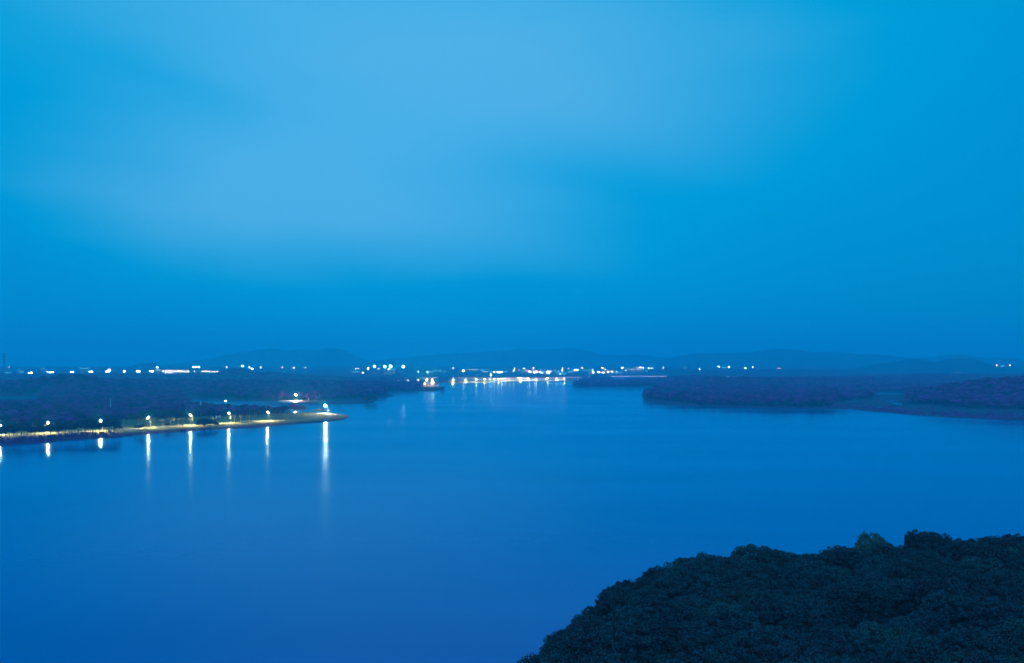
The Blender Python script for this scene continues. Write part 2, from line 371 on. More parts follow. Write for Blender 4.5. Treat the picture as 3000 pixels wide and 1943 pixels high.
def drape(name, px_line, width, m, kind='structure', lift=.05, z=1.4, step=3.0):   # a strip of the given width laid along a line of the ground
    P = [Vector(WP(px, py, z)) for px, py in px_line]; pts = []
    for a, b in zip(P[:-1], P[1:]):
        n = max(1, int((b-a).length/step))
        pts += [a.lerp(b, i/n) for i in range(n)]
    pts.append(P[-1])
    nb = 5; V = []
    for i, p in enumerate(pts):
        d = (pts[min(i+1, len(pts)-1)]-pts[max(i-1, 0)]).normalized(); nrm = Vector((-d.y, d.x))
        for k in range(nb): V.append(p+nrm*width*(k/(nb-1)-.5))
    xs = np.array([v[0] for v in V]); ys = np.array([v[1] for v in V]); zs = np.maximum(terrain(xs, ys), .1)+lift
    F_ = [(i*nb+k, i*nb+k+1, (i+1)*nb+k+1, (i+1)*nb+k) for i in range(len(pts)-1) for k in range(nb-1)]
    return tag(obj(name, raw_mesh(name, np.stack([xs, ys, zs], -1), F_, [m], smooth=True)), kind=kind)
def sheet(name, pl, m, lift=.03, step=4.0, inner=None):     # a sheet laid over the ground inside a polygon
    xs = [p[0] for p in pl]; ys = [p[1] for p in pl]
    gx = np.arange(min(xs), max(xs)+step, step); gy = np.arange(min(ys), max(ys)+step, step)
    X, Y = np.meshgrid(gx, gy); sd = sdist(X, Y, pl)+2.5*fbm(X/15, Y/15, 3, 2)
    if inner is not None: sd = np.minimum(sd, inner(X, Y))
    Z = terrain(X, Y); I = np.arange(X.size).reshape(X.shape)
    Fq = np.stack([I[:-1, :-1], I[:-1, 1:], I[1:, 1:], I[1:, :-1]], -1).reshape(-1, 4)
    ok = (sd.ravel()[Fq].min(1) > 0) & (Z.ravel()[Fq].min(1) > .25)
    return tag(obj(name, raw_mesh(name, np.stack([X, Y, Z+lift], -1).reshape(-1, 3), Fq[ok], [m], smooth=True)), kind='structure')
lawn_pl = [WP(*p) for p in [(-300, 1300), (0, 1286), (300, 1277), (450, 1268), (640, 1256), (820, 1244), (960, 1236), (1015, 1224), (1018, 1219), (995, 1213.5), (915, 1210), (860, 1212), (760, 1220), (650, 1223), (560, 1226), (450, 1230), (350, 1236), (200, 1248), (0, 1256), (-300, 1268)]]
sheet('lawn', lawn_pl, M['lawn'], step=2.5)
drape('path', [(-200, 1288), (0, 1275), (140, 1269), (300, 1262.5), (370, 1258), (440, 1253.2), (560, 1246.2), (640, 1240.5), (700, 1237.4), (760, 1234.6), (830, 1231.8), (885, 1229.8), (930, 1226.5)], 5.5, M['path'], lift=.09)
drape('path', [(912, 1211), (940, 1212), (965, 1213.2), (985, 1214.4), (994, 1215.4)], 13, M['path'], lift=.09, step=2)
drape('path', [(815, 1173), (850, 1173.2), (885, 1174)], 9, M['path'], lift=.1)
marsh_pl = [WP(*p) for p in [(2420, 1196), (2450, 1186), (2540, 1176), (2590, 1166), (2655, 1163), (2660, 1188), (2740, 1199), (2830, 1206), (2900, 1210), (3100, 1214), (3300, 1250), (2850, 1224), (2700, 1214), (2600, 1205)]]
sheet('reed_marsh', marsh_pl, M['marsh'], step=5)
# stone bank and road along the far quay
def embank(line, z0=.2, zt=2.7, deep=20):
    P = [WP(px, py) for px, py in line]; pts = []
    for (ax, ay), (bx, by) in zip(P[:-1], P[1:]):
        n = max(1, int(math.hypot(bx-ax, by-ay)/8)); pts += [(ax+(bx-ax)*k/n, ay+(by-ay)*k/n) for k in range(n)]
    pts.append(P[-1]); V = []; prof = ((-1.5, -1), (-.2, z0), (3.8, zt-.25), (4.2, zt), (deep-4, zt+.1), (deep, zt-.3), (deep+5, 0))
    for i, (x, y) in enumerate(pts):
        e_ = min(1, min(i, len(pts)-1-i)/4+.05)
        for o_, z in prof: V.append((x, y-6+o_*(.3+.7*e_), z*e_ if z > 0 else z))
    k = len(prof); F_ = [(i*k+q, (i+1)*k+q, (i+1)*k+q+1, i*k+q+1) for i in range(len(pts)-1) for q in range(k-1)]
    return tag(obj('quay', raw_mesh('quay', V, F_, [M['bank']])), kind='structure')
QL = [(1306, 1121.3), (1390, 1120.9), (1440, 1119), (1475, 1117), (1500, 1115.5), (1560, 1116), (1620, 1115.5), (1668, 1114.9)]
embank(QL)
embank([(1232, 1121.4), (1262, 1121.2), (1286, 1121)], zt=2.4)
embank([(1248, 1133.6), (1266, 1133.2), (1284, 1132.8)], zt=1.6, deep=14)

# ------------------------------------------------------------------ distant ranges of hills
def hill_range(name, D0, depth, prof, seed, base=1082):
    px = np.arange(prof[0][0], prof[-1][0]+1, 6.0)
    top = np.interp(px, [p[0] for p in prof], [p[1] for p in prof])
    k = np.hanning(11); k /= k.sum(); tp = np.pad(top, 5, 'edge'); top = np.convolve(tp, k, 'valid')
    hz = np.clip(ZP(top, D0), 1, None)
    ys = np.linspace(-1, 1, 41); V = []
    PX, T = np.meshgrid(px, ys); X = (PX-1500)/F*D0*(1+.0*T); Y = D0+T*depth
    n = fbm(X/420, Y/420, seed, 5)
    Hh = hz[None, :]*np.exp(-(T*1.6)**2*(1+.6*n))*(1+.30*n*np.abs(T)*2)+ 6*fbm(X/60, Y/60, seed+3, 3)*np.exp(-(T*1.8)**2)
    X = X+60*fbm(X/500, Y/500, seed+8, 2)*np.abs(T)
    Z = Hh-3
    I = np.arange(Z.size).reshape(Z.shape); Fq = np.stack([I[:-1, :-1], I[:-1, 1:], I[1:, 1:], I[1:, :-1]], -1).reshape(-1, 4)
    return tag(obj(name, raw_mesh(name, np.stack([X, Y, Z], -1).reshape(-1, 3), Fq, [M['hills']], smooth=True)), kind='structure')
hill_range('hills', 7600, 1000, [(430, 1078), (500, 1068), (560, 1060), (620, 1052), (690, 1035), (760, 1025), (800, 1019), (840, 1027), (865, 1027), (885, 1022), (930, 1027), (960, 1018), (1000, 1022), (1025, 1033), (1050, 1047), (1080, 1056), (1130, 1052), (1190, 1046), (1240, 1042), (1290, 1036),
    (1340, 1033), (1420, 1030), (1480, 1026), (1530, 1020), (1600, 1024), (1635, 1022), (1668, 1018), (1710, 1025), (1740, 1032), (1760, 1038), (1800, 1040), (1850, 1038), (1900, 1040), (1960, 1048), (2050, 1062)], 1)
hill_range('hills', 6500, 900, [(1880, 1075), (1960, 1047), (2000, 1040), (2030, 1034), (2080, 1033), (2130, 1032), (2200, 1031), (2250, 1025), (2290, 1019), (2315, 1024), (2340, 1022), (2370, 1031), (2400, 1030), (2450, 1029), (2475, 1030), (2500, 1038), (2540, 1037), (2590, 1038), (2630, 1046), (2680, 1050),
    (2760, 1043), (2790, 1038), (2815, 1036), (2845, 1047), (2900, 1046), (2950, 1050), (3000, 1058), (3100, 1060), (3400, 1040), (3800, 1060)], 2)
hill_range('hills', 4100, 500, [(2480, 1082), (2530, 1075), (2570, 1066), (2620, 1062), (2650, 1054), (2678, 1047), (2700, 1053), (2722, 1060), (2750, 1056), (2790, 1051), (2808, 1046), (2822, 1043), (2840, 1050), (2860, 1060), (2890, 1070), (2930, 1077), (3000, 1076), (3100, 1080), (3300, 1082)], 3)
hill_range('hills', 5200, 350, [(60, 1085), (110, 1078), (160, 1076), (230, 1082), (280, 1084)], 4)
hill_range('hills', 5000, 350, [(350, 1086), (390, 1072), (415, 1064), (437, 1060), (455, 1065), (475, 1072), (540, 1074), (570, 1070), (610, 1070), (640, 1075), (690, 1084)], 5)
hill_range('hills', 5000, 350, [(860, 1090), (900, 1078), (920, 1071), (935, 1069), (955, 1074), (1000, 1077), (1040, 1078), (1090, 1084), (1150, 1088)], 6)
hill_range('hills', 5000, 350, [(1165, 1084), (1200, 1075), (1230, 1073), (1270, 1078), (1300, 1075), (1320, 1071), (1345, 1076), (1380, 1088)], 7)

# ------------------------------------------------------------------ woods (masses nobody could count)
def crown_cards(n, size, lobes, rad, squash, rg, up=.25, jit=.55):     # leaf clumps as small quads over the surface of several lobes
    li = rg.integers(0, len(lobes), n); c = np.array([l[:3] for l in lobes])[li]; r = np.array([l[3] for l in lobes])[li]
    d = rg.normal(size=(n, 3)); d[:, 2] = np.abs(d[:, 2])*.9-.25*rg.random(n)*np.sign(.5-rg.random(n)) ; d /= np.linalg.norm(d, axis=1)[:, None]
    p = c+d*(r*(.80+.25*rg.random(n)))[:, None]*np.array([1, 1, squash])
    nn = d+jit*rg.normal(size=(n, 3)); nn[:, 2] += up; nn /= np.linalg.norm(nn, axis=1)[:, None]
    a = np.cross(nn, rg.normal(size=(n, 3))); a /= np.linalg.norm(a, axis=1)[:, None]; b = np.cross(nn, a)
    s = (size*(.6+.8*rg.random(n)))[:, None]
    V = np.stack([p-a*s, p-b*s*.55, p+a*s, p+b*s*.55], 1).reshape(-1, 3)
    return V, np.arange(4*n).reshape(n, 4)
def rand_lobes(rg, n, Rr, z0, zh, lr):
    out = []
    for i in range(n):
        a = rg.random()*2*math.pi; q = math.sqrt(rg.random()); zz = math.sqrt(max(0, 1-q*q))
        out.append((Rr*.72*q*math.cos(a), Rr*.72*q*math.sin(a), z0+zh*.72*zz*(.6+.4*rg.random()), Rr*lr*(.75+.5*rg.random())))
    return out
wood_src = bpy.data.collections.new('wood_tree_shapes')
for k in range(6):
    rg = np.random.default_rng(100+k)
    V, Fq = crown_cards(520, .62, rand_lobes(rg, 11, 4.4, 3.6, 4.6, .40), 1, .85, rg)
    tb = MB(); tb.tube([(0, 0, -1), (0, 0, 3), (.4, .2, 6)], [.25, .2, .1], 4)
    nV = len(V); V = np.vstack([V, np.array(tb.v)]); Fk = [tuple(f) for f in Fq]+[tuple(nV+i for i in f) for f in tb.f if len(f) == 4]
    o = bpy.data.objects.new('wood_tree', raw_mesh('wood_tree', V, Fk, [M['fol_wood'], M['bark']], [0]*len(Fq)+[1]*(len(Fk)-len(Fq))))
    wood_src.objects.link(o)
gt = bpy.data.node_groups.new('scatter_trees', 'GeometryNodeTree')
gt.interface.new_socket('Geometry', in_out='INPUT', socket_type='NodeSocketGeometry'); gt.interface.new_socket('Geometry', in_out='OUTPUT', socket_type='NodeSocketGeometry')
gi = gt.nodes.new('NodeGroupInput'); go = gt.nodes.new('NodeGroupOutput')
ci = gt.nodes.new('GeometryNodeCollectionInfo'); ci.inputs[0].default_value = wood_src; ci.inputs[1].default_value = True; ci.inputs[2].default_value = True
ip = gt.nodes.new('GeometryNodeInstanceOnPoints'); ip.inputs['Pick Instance'].default_value = True
def attr(nm, ty):
    a = gt.nodes.new('GeometryNodeInputNamedAttribute'); a.data_type = ty; a.inputs[0].default_value = nm; return a.outputs[0]
gt.links.new(gi.outputs[0], ip.inputs['Points']); gt.links.new(ci.outputs[0], ip.inputs['Instance'])
gt.links.new(attr('which', 'INT'), ip.inputs['Instance Index']); gt.links.new(attr('scl', 'FLOAT_VECTOR'), ip.inputs['Scale'])
cx = gt.nodes.new('ShaderNodeCombineXYZ'); gt.links.new(attr('rot', 'FLOAT'), cx.inputs[2]); gt.links.new(cx.outputs[0], ip.inputs['Rotation'])
gt.links.new(ip.outputs[0], go.inputs[0])
def wood(name, pl, spacing, hscale, seed, label, excl=None, mind=8, hvar=.35, px_pl=True, zoff=0):
    rg = np.random.default_rng(seed)
    if px_pl: pl = [WP(px, py) for px, py in pl]
    xs = [p[0] for p in pl]; ys = [p[1] for p in pl]
    X, Y = np.meshgrid(np.arange(min(xs), max(xs), spacing), np.arange(min(ys), max(ys), spacing))
    X = X+rg.uniform(-.45, .45, X.shape)*spacing; Y = Y+rg.uniform(-.45, .45, Y.shape)*spacing
    X = X.ravel(); Y = Y.ravel(); ok = (sdist(X, Y, pl) > 0) & (np.abs(X) < .66*Y+40); X = X[ok]; Y = Y[ok]
    s = land_sd(X, Y); ok = s > mind
    if excl is not None: ok &= ~excl(X, Y)
    X, Y, s = X[ok], Y[ok], s[ok]; Z = terrain(X, Y, s)-.3+zoff; n = len(X)
    me = bpy.data.meshes.new(name); me.vertices.add(n); me.vertices.foreach_set('co', np.stack([X, Y, Z], -1).astype(np.float32).ravel())
    me.attributes.new('which', 'INT', 'POINT').data.foreach_set('value', rg.integers(0, 6, n).astype(np.int32))
    me.attributes.new('rot', 'FLOAT', 'POINT').data.foreach_set('value', (rg.random(n)*6.28).astype(np.float32))
    big = hscale*(1+hvar*(2*rg.random(n)-1)+.35*fbm(X/40, Y/40, seed, 2)); wd = np.maximum(big, spacing/7.2)
    me.attributes.new('scl', 'FLOAT_VECTOR', 'POINT').data.foreach_set('vector', np.stack([wd, wd, big], -1).astype(np.float32).ravel())
    o = obj(name, me); md = o.modifiers.new('trees', 'NODES'); md.node_group = gt
    print(name, n); return tag(o, label, 'woodland', None, 'stuff')
wood('woods', [(-700, 1276), (0, 1257), (200, 1249), (350, 1236), (450, 1230.5), (560, 1227), (650, 1223.5), (760, 1221), (860, 1214), (905, 1209), (860, 1208), (700, 1208), (600, 1199), (560, 1180), (540, 1160), (110, 1160), (100, 1192), (-700, 1196)], 7.0, .84, 1,
     'dark dense wood covering the near left promontory behind the lamplit lawn', mind=4, hvar=.4)
tip_excl = lambda X, Y: (np.abs((X-U(866, 1220))) < 24) & (np.abs(Y-1215) < 28)
wood('woods', [(-1200, 1166), (105, 1165), (555, 1170), (885, 1180), (1140, 1164), (1142, 1120), (1150, 1107), (-1200, 1107)], 8.0, 1.0, 2,
     'broad dark wood across the inlet behind the near promontory', excl=tip_excl, mind=12)
wood('woods', [(1130, 1148), (1215, 1147), (1238, 1140), (1236, 1126), (1228, 1118), (1225, 1104), (1150, 1104)], 9, .9, 3, 'narrow wood on the low point left of the lit quay', mind=5)
HILLR = [WP(px, py) for px, py in [(2658, 1164), (2662, 1186), (2740, 1198), (2830, 1204), (2900, 1208), (3100, 1212), (3400, 1230), (3400, 1128), (2900, 1132), (2700, 1148)]]
wood('woods', [(1885, 1170), (2060, 1190), (2350, 1195), (2430, 1195), (2450, 1184), (2540, 1176), (2590, 1164), (2700, 1158), (3300, 1150), (3300, 1107), (2060, 1107), (1960, 1112), (1900, 1150)], 8.0, 1.0, 4,
     'flat dark wood filling the right bank between the water and the highway', mind=4, excl=lambda X, Y: (sdist(X, Y, HILLR) > -4) | (sdist(X, Y, [WP(*p) for p in [(1938, 1150), (2018, 1150), (2018, 1165), (1938, 1166)]]) > 0) | (sdist(X, Y, [WP(*p) for p in [(2486, 1150), (2650, 1150), (2650, 1169), (2486, 1166)]]) > 0))
wood('woods', [(2658, 1164), (2662, 1186), (2740, 1198), (2830, 1204), (2900, 1208), (3100, 1212), (3400, 1230), (3400, 1128), (2900, 1132), (2700, 1148)], 6.5, 1.0, 5,
     'dark wooded hill rising at the right edge above the marsh', mind=6)
wood('woods', [(1665, 1129), (1690, 1134), (1850, 1134), (1940, 1132), (1960, 1106), (1935, 1120), (1805, 1120), (1780, 1107), (1720, 1108), (1700, 1118)], 10, 1.0, 6, 'low wooded spit in front of the highway bridge', mind=6)
wood('woods', [(-900, 1106.5), (1210, 1106.5), (1210, 1099), (800, 1095), (-900, 1095)], 13, 1.05, 7, 'far band of woods below the left street lamps', mind=12, px_pl=True)
wood('woods', [(1295, 1113), (1500, 1110), (1690, 1109), (1690, 1096), (1225, 1096), (1225, 1110)], 14, .8, 8, 'dark strip of trees beyond the lit quay', mind=20)
wood('woods', [(-1500, 1096), (900, 1097), (1700, 1098), (5000, 1101), (5000, 1094.5), (-1500, 1091.5)], 24, 1.2, 9, 'most distant belt of trees below the city lights', mind=15)
wood('woods', [(1945, 1106), (5000, 1105), (5000, 1098), (2600, 1098), (1945, 1098)], 16, 1.1, 12, 'band of trees under the distant hills on the right', mind=15)

# ------------------------------------------------------------------ foreground hillside
EDGE = [(-60, 20), (-36, 40), (-17, 62), (-1.5, 80), (1.6, 85), (6.6, 96), (11.6, 107), (16.5, 117), (20, 121), (28.7, 123), (36, 124), (48, 126), (59, 124), (72, 124), (91, 126), (140, 130), (220, 60), (200, 20)]
def hill_z(x, y):
    x = np.asarray(x, float); y = np.asarray(y, float)
    s = sdist(x, y, EDGE)
    top = 20.5+np.clip((x-38)*.03, 0, .9)+np.clip((x-25)*.045, 0, 3.2)+2.2*vnoise(x/17, y/15, 21)-np.clip((15-x)*.11, 0, 4)+np.clip((74-y)*.30, 0, 18)
    return np.where(s > 0, top, top+s*.72)-1.6*np.exp(-np.clip(s, 0, 50)/2.5)
gx = np.arange(-110, 240, 2.0); gy = np.arange(20, 190, 2.0); X, Y = np.meshgrid(gx, gy); Z = np.maximum(hill_z(X, Y), -3)
I = np.arange(X.size).reshape(X.shape); Fq = np.stack([I[:-1, :-1], I[:-1, 1:], I[1:, 1:], I[1:, :-1]], -1).reshape(-1, 4)
Fq = Fq[Z.ravel()[Fq].max(1) > -2.5]
tag(obj('hillside', raw_mesh('hillside', np.stack([X, Y, Z], -1).reshape(-1, 3), Fq, [M['soil']], smooth=True)), kind='structure')

def front_tree(seed, Rr, Ht, m, tufts=170, per=76, ragged=.09):
    rg = np.random.default_rng(seed); z0 = Ht*.12; zh = Ht-z0; ph = rg.random(6)*6.28
    def shell(n, lo, hi):                       # points in a lumpy dome-shaped shell
        a = rg.random(n)*2*np.pi; q = np.sqrt(rg.random(n))*1.0; el_ = np.arccos(np.clip(q, 0, 1))*.98+.02
        lump = 1+ragged*np.cos(el_)*(np.sin(3*a+ph[0])*np.cos(4*el_+ph[1])+.8*np.sin(5*a+ph[2]+3*el_)+.5*np.sin(9*a+ph[3])*np.sin(7*el_+ph[4]))
        f = lump*rg.uniform(lo, hi, n)
        return np.stack([Rr*f*np.cos(a)*np.cos(el_*.96)**.8, Rr*f*np.sin(a)*np.cos(el_*.96)**.8, z0+zh*np.sin(el_)**.85*f], -1)
    out = []
    for n, lo, hi, tr, k, ls in ((tufts, .84, 1.0, .36, per, .088), (110, .5, .72, .5, 22, .17)):
        c = shell(n, lo, hi); r = tr*(.6+.8*rg.random(n))
        cc = np.repeat(c, k, 0); rr = np.repeat(r, k)[:, None]; d = rg.normal(size=(n*k, 3)); d[:, 2] = np.abs(d[:, 2])-.25; d /= np.linalg.norm(d, axis=1)[:, None]
        p = cc+d*rr*(.7+.35*rg.random((n*k, 1))); nn = d+.4*rg.normal(size=(n*k, 3)); nn[:, 2] += .25; nn /= np.linalg.norm(nn, axis=1)[:, None]
        u = np.cross(nn, rg.normal(size=(n*k, 3))); u /= np.linalg.norm(u, axis=1)[:, None]; v = np.cross(nn, u); sz = ls*(.6+.8*rg.random((n*k, 1)))
        out.append(np.stack([p-u*sz, p-v*sz*.55, p+u*sz, p+v*sz*.55], 1).reshape(-1, 3))
    V = np.vstack(out); cm = raw_mesh('crown', V, np.arange(len(V)).reshape(-1, 4), [m])
    tb = MB(); tb.tube([(0, 0, -.6), (.05, 0, Ht*.3), (.1, .1, Ht*.7)], [.16, .12, .06], 6)
    for q in range(5):
        a = q*1.26+rg.random(); tb.tube([(.05, 0, Ht*.2), (math.cos(a)*Rr*.3, math.sin(a)*Rr*.3, Ht*.4), (math.cos(a)*Rr*.5, math.sin(a)*Rr*.5, Ht*.55)], [.08, .05, .02], 5)
    return cm, tb.mesh('trunk', [M['bark']])
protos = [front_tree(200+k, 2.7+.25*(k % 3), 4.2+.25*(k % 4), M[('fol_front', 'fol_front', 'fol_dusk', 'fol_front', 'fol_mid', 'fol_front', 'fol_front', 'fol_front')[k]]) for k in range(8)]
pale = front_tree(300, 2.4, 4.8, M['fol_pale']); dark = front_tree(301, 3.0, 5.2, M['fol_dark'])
lab0 = 'dark leafy tree among the packed crowns covering the foreground hillside'
lab1 = 'dark leafy tree along the sloping left edge of the foreground hillside'
lab2 = 'dark leafy tree along the skyline crest of the foreground hillside'
grp0, grp1, grp2 = 'trees packed over the foreground hillside', 'trees along the left edge of the hillside', 'trees along the crest of the hillside'
placed = []
def put_front(x, y, pr, s, sz, label, group, zo=0):
    z = float(hill_z([x], [y])[0])+zo
    t = thing('hillside_tree', (x, y, z), label, 'tree', group, random.random()*6.28); t.scale = (s, s, sz)
    obj('crown', pr[0], t); obj('trunk', pr[1], t); placed.append((x, y, s*2.6))
special = [  # px, top py, distance, scale, proto, label
    (2553, 1554, 123, .86, pale, 'round pale green tree standing up alone on the hillside crest'),
    (2705, 1551, 121, 1.0, protos[1], 'broad flat topped tree, tallest on the hillside crest'),
    (2735, 1556, 121, .75, protos[2], 'tree with a steep right flank beside the notch in the hillside crest'),
    (2256, 1606, 123, .42, protos[3], 'small round bush poking above the left part of the hillside crest'),
    (2880, 1573, 118, 1.15, dark, 'very dark tree right of the notch in the hillside crest'),
    (2795, 1610, 112, 1.0, pale, 'pale green tree in front of the very dark crest tree'),
    (2968, 1604, 112, .85, pale, 'pale green tree at the right edge of the hillside crest'),
    (3000, 1566, 122, 1.1, protos[5], 'tree at the far right end of the hillside crest'),
]
for px, py, D, s, pr, lb in special:
    x = U(px, D); zt = ZP(py, D); z0 = float(hill_z([x], [D])[0]); hgt = max(v[2] for v in [vv.co for vv in pr[0].vertices])
    sz = (zt-z0)/hgt; s = max(s, sz*.8)
    t = thing('hillside_tree', (x, D, z0), lb, 'tree', None, random.random()*6.28); t.scale = (s, s, max(sz, .3))
    obj('crown', pr[0], t); obj('trunk', pr[1], t); placed.append((x, D, s*2.6))
# along the edge
el_ = EDGE[2:14]; cnt = 0
for (ax, ay), (bx, by) in zip(el_[:-1], el_[1:]):
    ln = math.hypot(bx-ax, by-ay); n = max(1, round(ln/1.9))
    for k in range(n):
        f = (k+.5)/n; x = ax+(bx-ax)*f+random.uniform(-.3, .3)-.2; y = ay+(by-ay)*f+random.uniform(-.3, .3)
        leftside = y < 119
        dx, dy = (1.0, -.5) if leftside else (0, -1.5)
        s = random.uniform(.60, .80); put_front(x+dx, y+dy, random.choice(protos), s, s*random.uniform(.92, 1.08), lab1 if leftside else lab2, grp1 if leftside else grp2, .2); cnt += 1
# fill
tries = 0
while cnt < 292 and tries < 40000:
    tries += 1
    y = random.uniform(66, 122); x = random.uniform(-14, .63*y+5)
    if float(sdist(x, y, EDGE)) < 1.6: continue
    if any((x-a)**2+(y-b)**2 < (2.45+.25*(c-2))**2 for a, b, c in placed): continue
    s = random.uniform(.80, 1.25)
    vx = x/y; row = 'nearest the camera' if y < 84 else ('in the lower middle' if y < 96 else ('in the upper middle' if y < 108 else 'just below the crest'))
    col_ = 'left part' if vx < .18 else ('centre' if vx < .34 else ('right part' if vx < .48 else 'far right part'))
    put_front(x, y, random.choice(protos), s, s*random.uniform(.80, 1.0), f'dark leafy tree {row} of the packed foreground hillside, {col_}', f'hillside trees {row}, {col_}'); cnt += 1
print('front trees', cnt, tries)

# ------------------------------------------------------------------ trees of the lamplit promontory
def crown_mesh(seed, Rr, zh, z0, m, n, size, nl=10, lr=.4):
    rg = np.random.default_rng(seed); V, Fq = crown_cards(n, size, rand_lobes(rg, nl, Rr, z0, zh, lr), 1, .9, rg); return raw_mesh('crown', V, Fq, [m])
def branchy(seed, h, spread, r, m, n=9):      # bare vase-shaped tree
    rd = random.Random(seed); tb = MB(); lean = rd.uniform(-.1, .1)*h
    fork = h*.5; tb.tube([(0, 0, -.4), (lean*.4, 0, fork*.6), (lean*.7, 0, fork)], [r, r*.85, r*.75], 6)
    for q in range(n):
        a = q*2.4+rd.random(); s = spread*rd.uniform(.5, 1); e = (lean+math.cos(a)*s, math.sin(a)*s, h*rd.uniform(.8, 1))
        midp = (lean*.7+math.cos(a)*s*.45, math.sin(a)*s*.45, fork+(e[2]-fork)*.5)
        tb.tube([(lean*.7, 0, fork-.2), midp, e], [r*.45, r*.3, r*.12], 5)
        for w in range(3):
            b2 = a+rd.uniform(-.9, .9); tb.tube([midp, (midp[0]+math.cos(b2)*s*.5, midp[1]+math.sin(b2)*s*.5, midp[2]+h*.2)], [r*.22, r*.08], 4)
    return tb.mesh('trunk', [m])
def trunk_mesh(h, r, lean=0, m=None):
    tb = MB(); tb.tube([(0, 0, -.5), (lean*.3, 0, h*.5), (lean, 0, h)], [r, r*.8, r*.5], 6)
    for q in range(4):
        a = q*1.6+h; tb.tube([(lean*.8, 0, h*.8), (lean+math.cos(a)*1.1, math.sin(a)*1.1, h+1.4)], [r*.45, r*.15], 4)
    return tb.mesh('trunk', [m or M['bark']])
KIND = {}
for k in range(4):
    KIND['tall%d' % k] = (crown_mesh(400+k, 3.7, 4.6, 4.0, M['fol_park'], 1200, .34, 14, .36), trunk_mesh(6.2, .17, .4*(k-1.5)))
KIND['round'] = (crown_mesh(410, 2.6, 2.6, 2.4, M['fol_park'], 700, .3), trunk_mesh(3.0, .14))
KIND['flat'] = (crown_mesh(411, 4.6, 2.6, 3.3, M['fol_park'], 1300, .32, 16, .3), trunk_mesh(3.9, .18))
KIND['broad'] = (crown_mesh(412, 6.2, 4.4, 1.0, M['fol_park'], 2200, .36, 22, .28), trunk_mesh(2.6, .25))
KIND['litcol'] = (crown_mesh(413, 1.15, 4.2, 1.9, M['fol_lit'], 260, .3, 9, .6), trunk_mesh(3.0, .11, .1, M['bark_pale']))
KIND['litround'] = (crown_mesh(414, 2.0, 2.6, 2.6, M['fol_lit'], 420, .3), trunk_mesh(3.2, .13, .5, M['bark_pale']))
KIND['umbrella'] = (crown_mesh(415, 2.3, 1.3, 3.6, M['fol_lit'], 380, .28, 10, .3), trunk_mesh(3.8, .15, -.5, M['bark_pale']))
KIND['bare'] = (None, branchy(1, 5.4, 1.6, .17, M['bark_pale']))
KIND['baredark'] = (None, branchy(2, 5.0, 1.8, .12, M['bark']))
KIND['pole'] = (crown_mesh(416, 2.2, 3.0, 5.0, M['fol_park'], 420, .32, 8, .4), trunk_mesh(5.6, .16, .35, M['bark_pale']))
def tree(name, kind, px, py, hpx, label, group=None, z=1.4, wide=1.0):
    x, D = WP(px, py, z); g0 = max(tz(x, D), 0); x, D = WP(px, py, g0); cm, tm = KIND[kind]
    ref = max((vv.co.z for vv in (cm or tm).vertices)); s = hpx*D/F/ref
    t = thing(name, (x, D, tz(x, D)), label, 'tree', group, random.random()*6.28); t.scale = (s*wide, s*wide, s)
    if cm: obj('crown', cm, t)
    obj('trunk', tm, t); return t
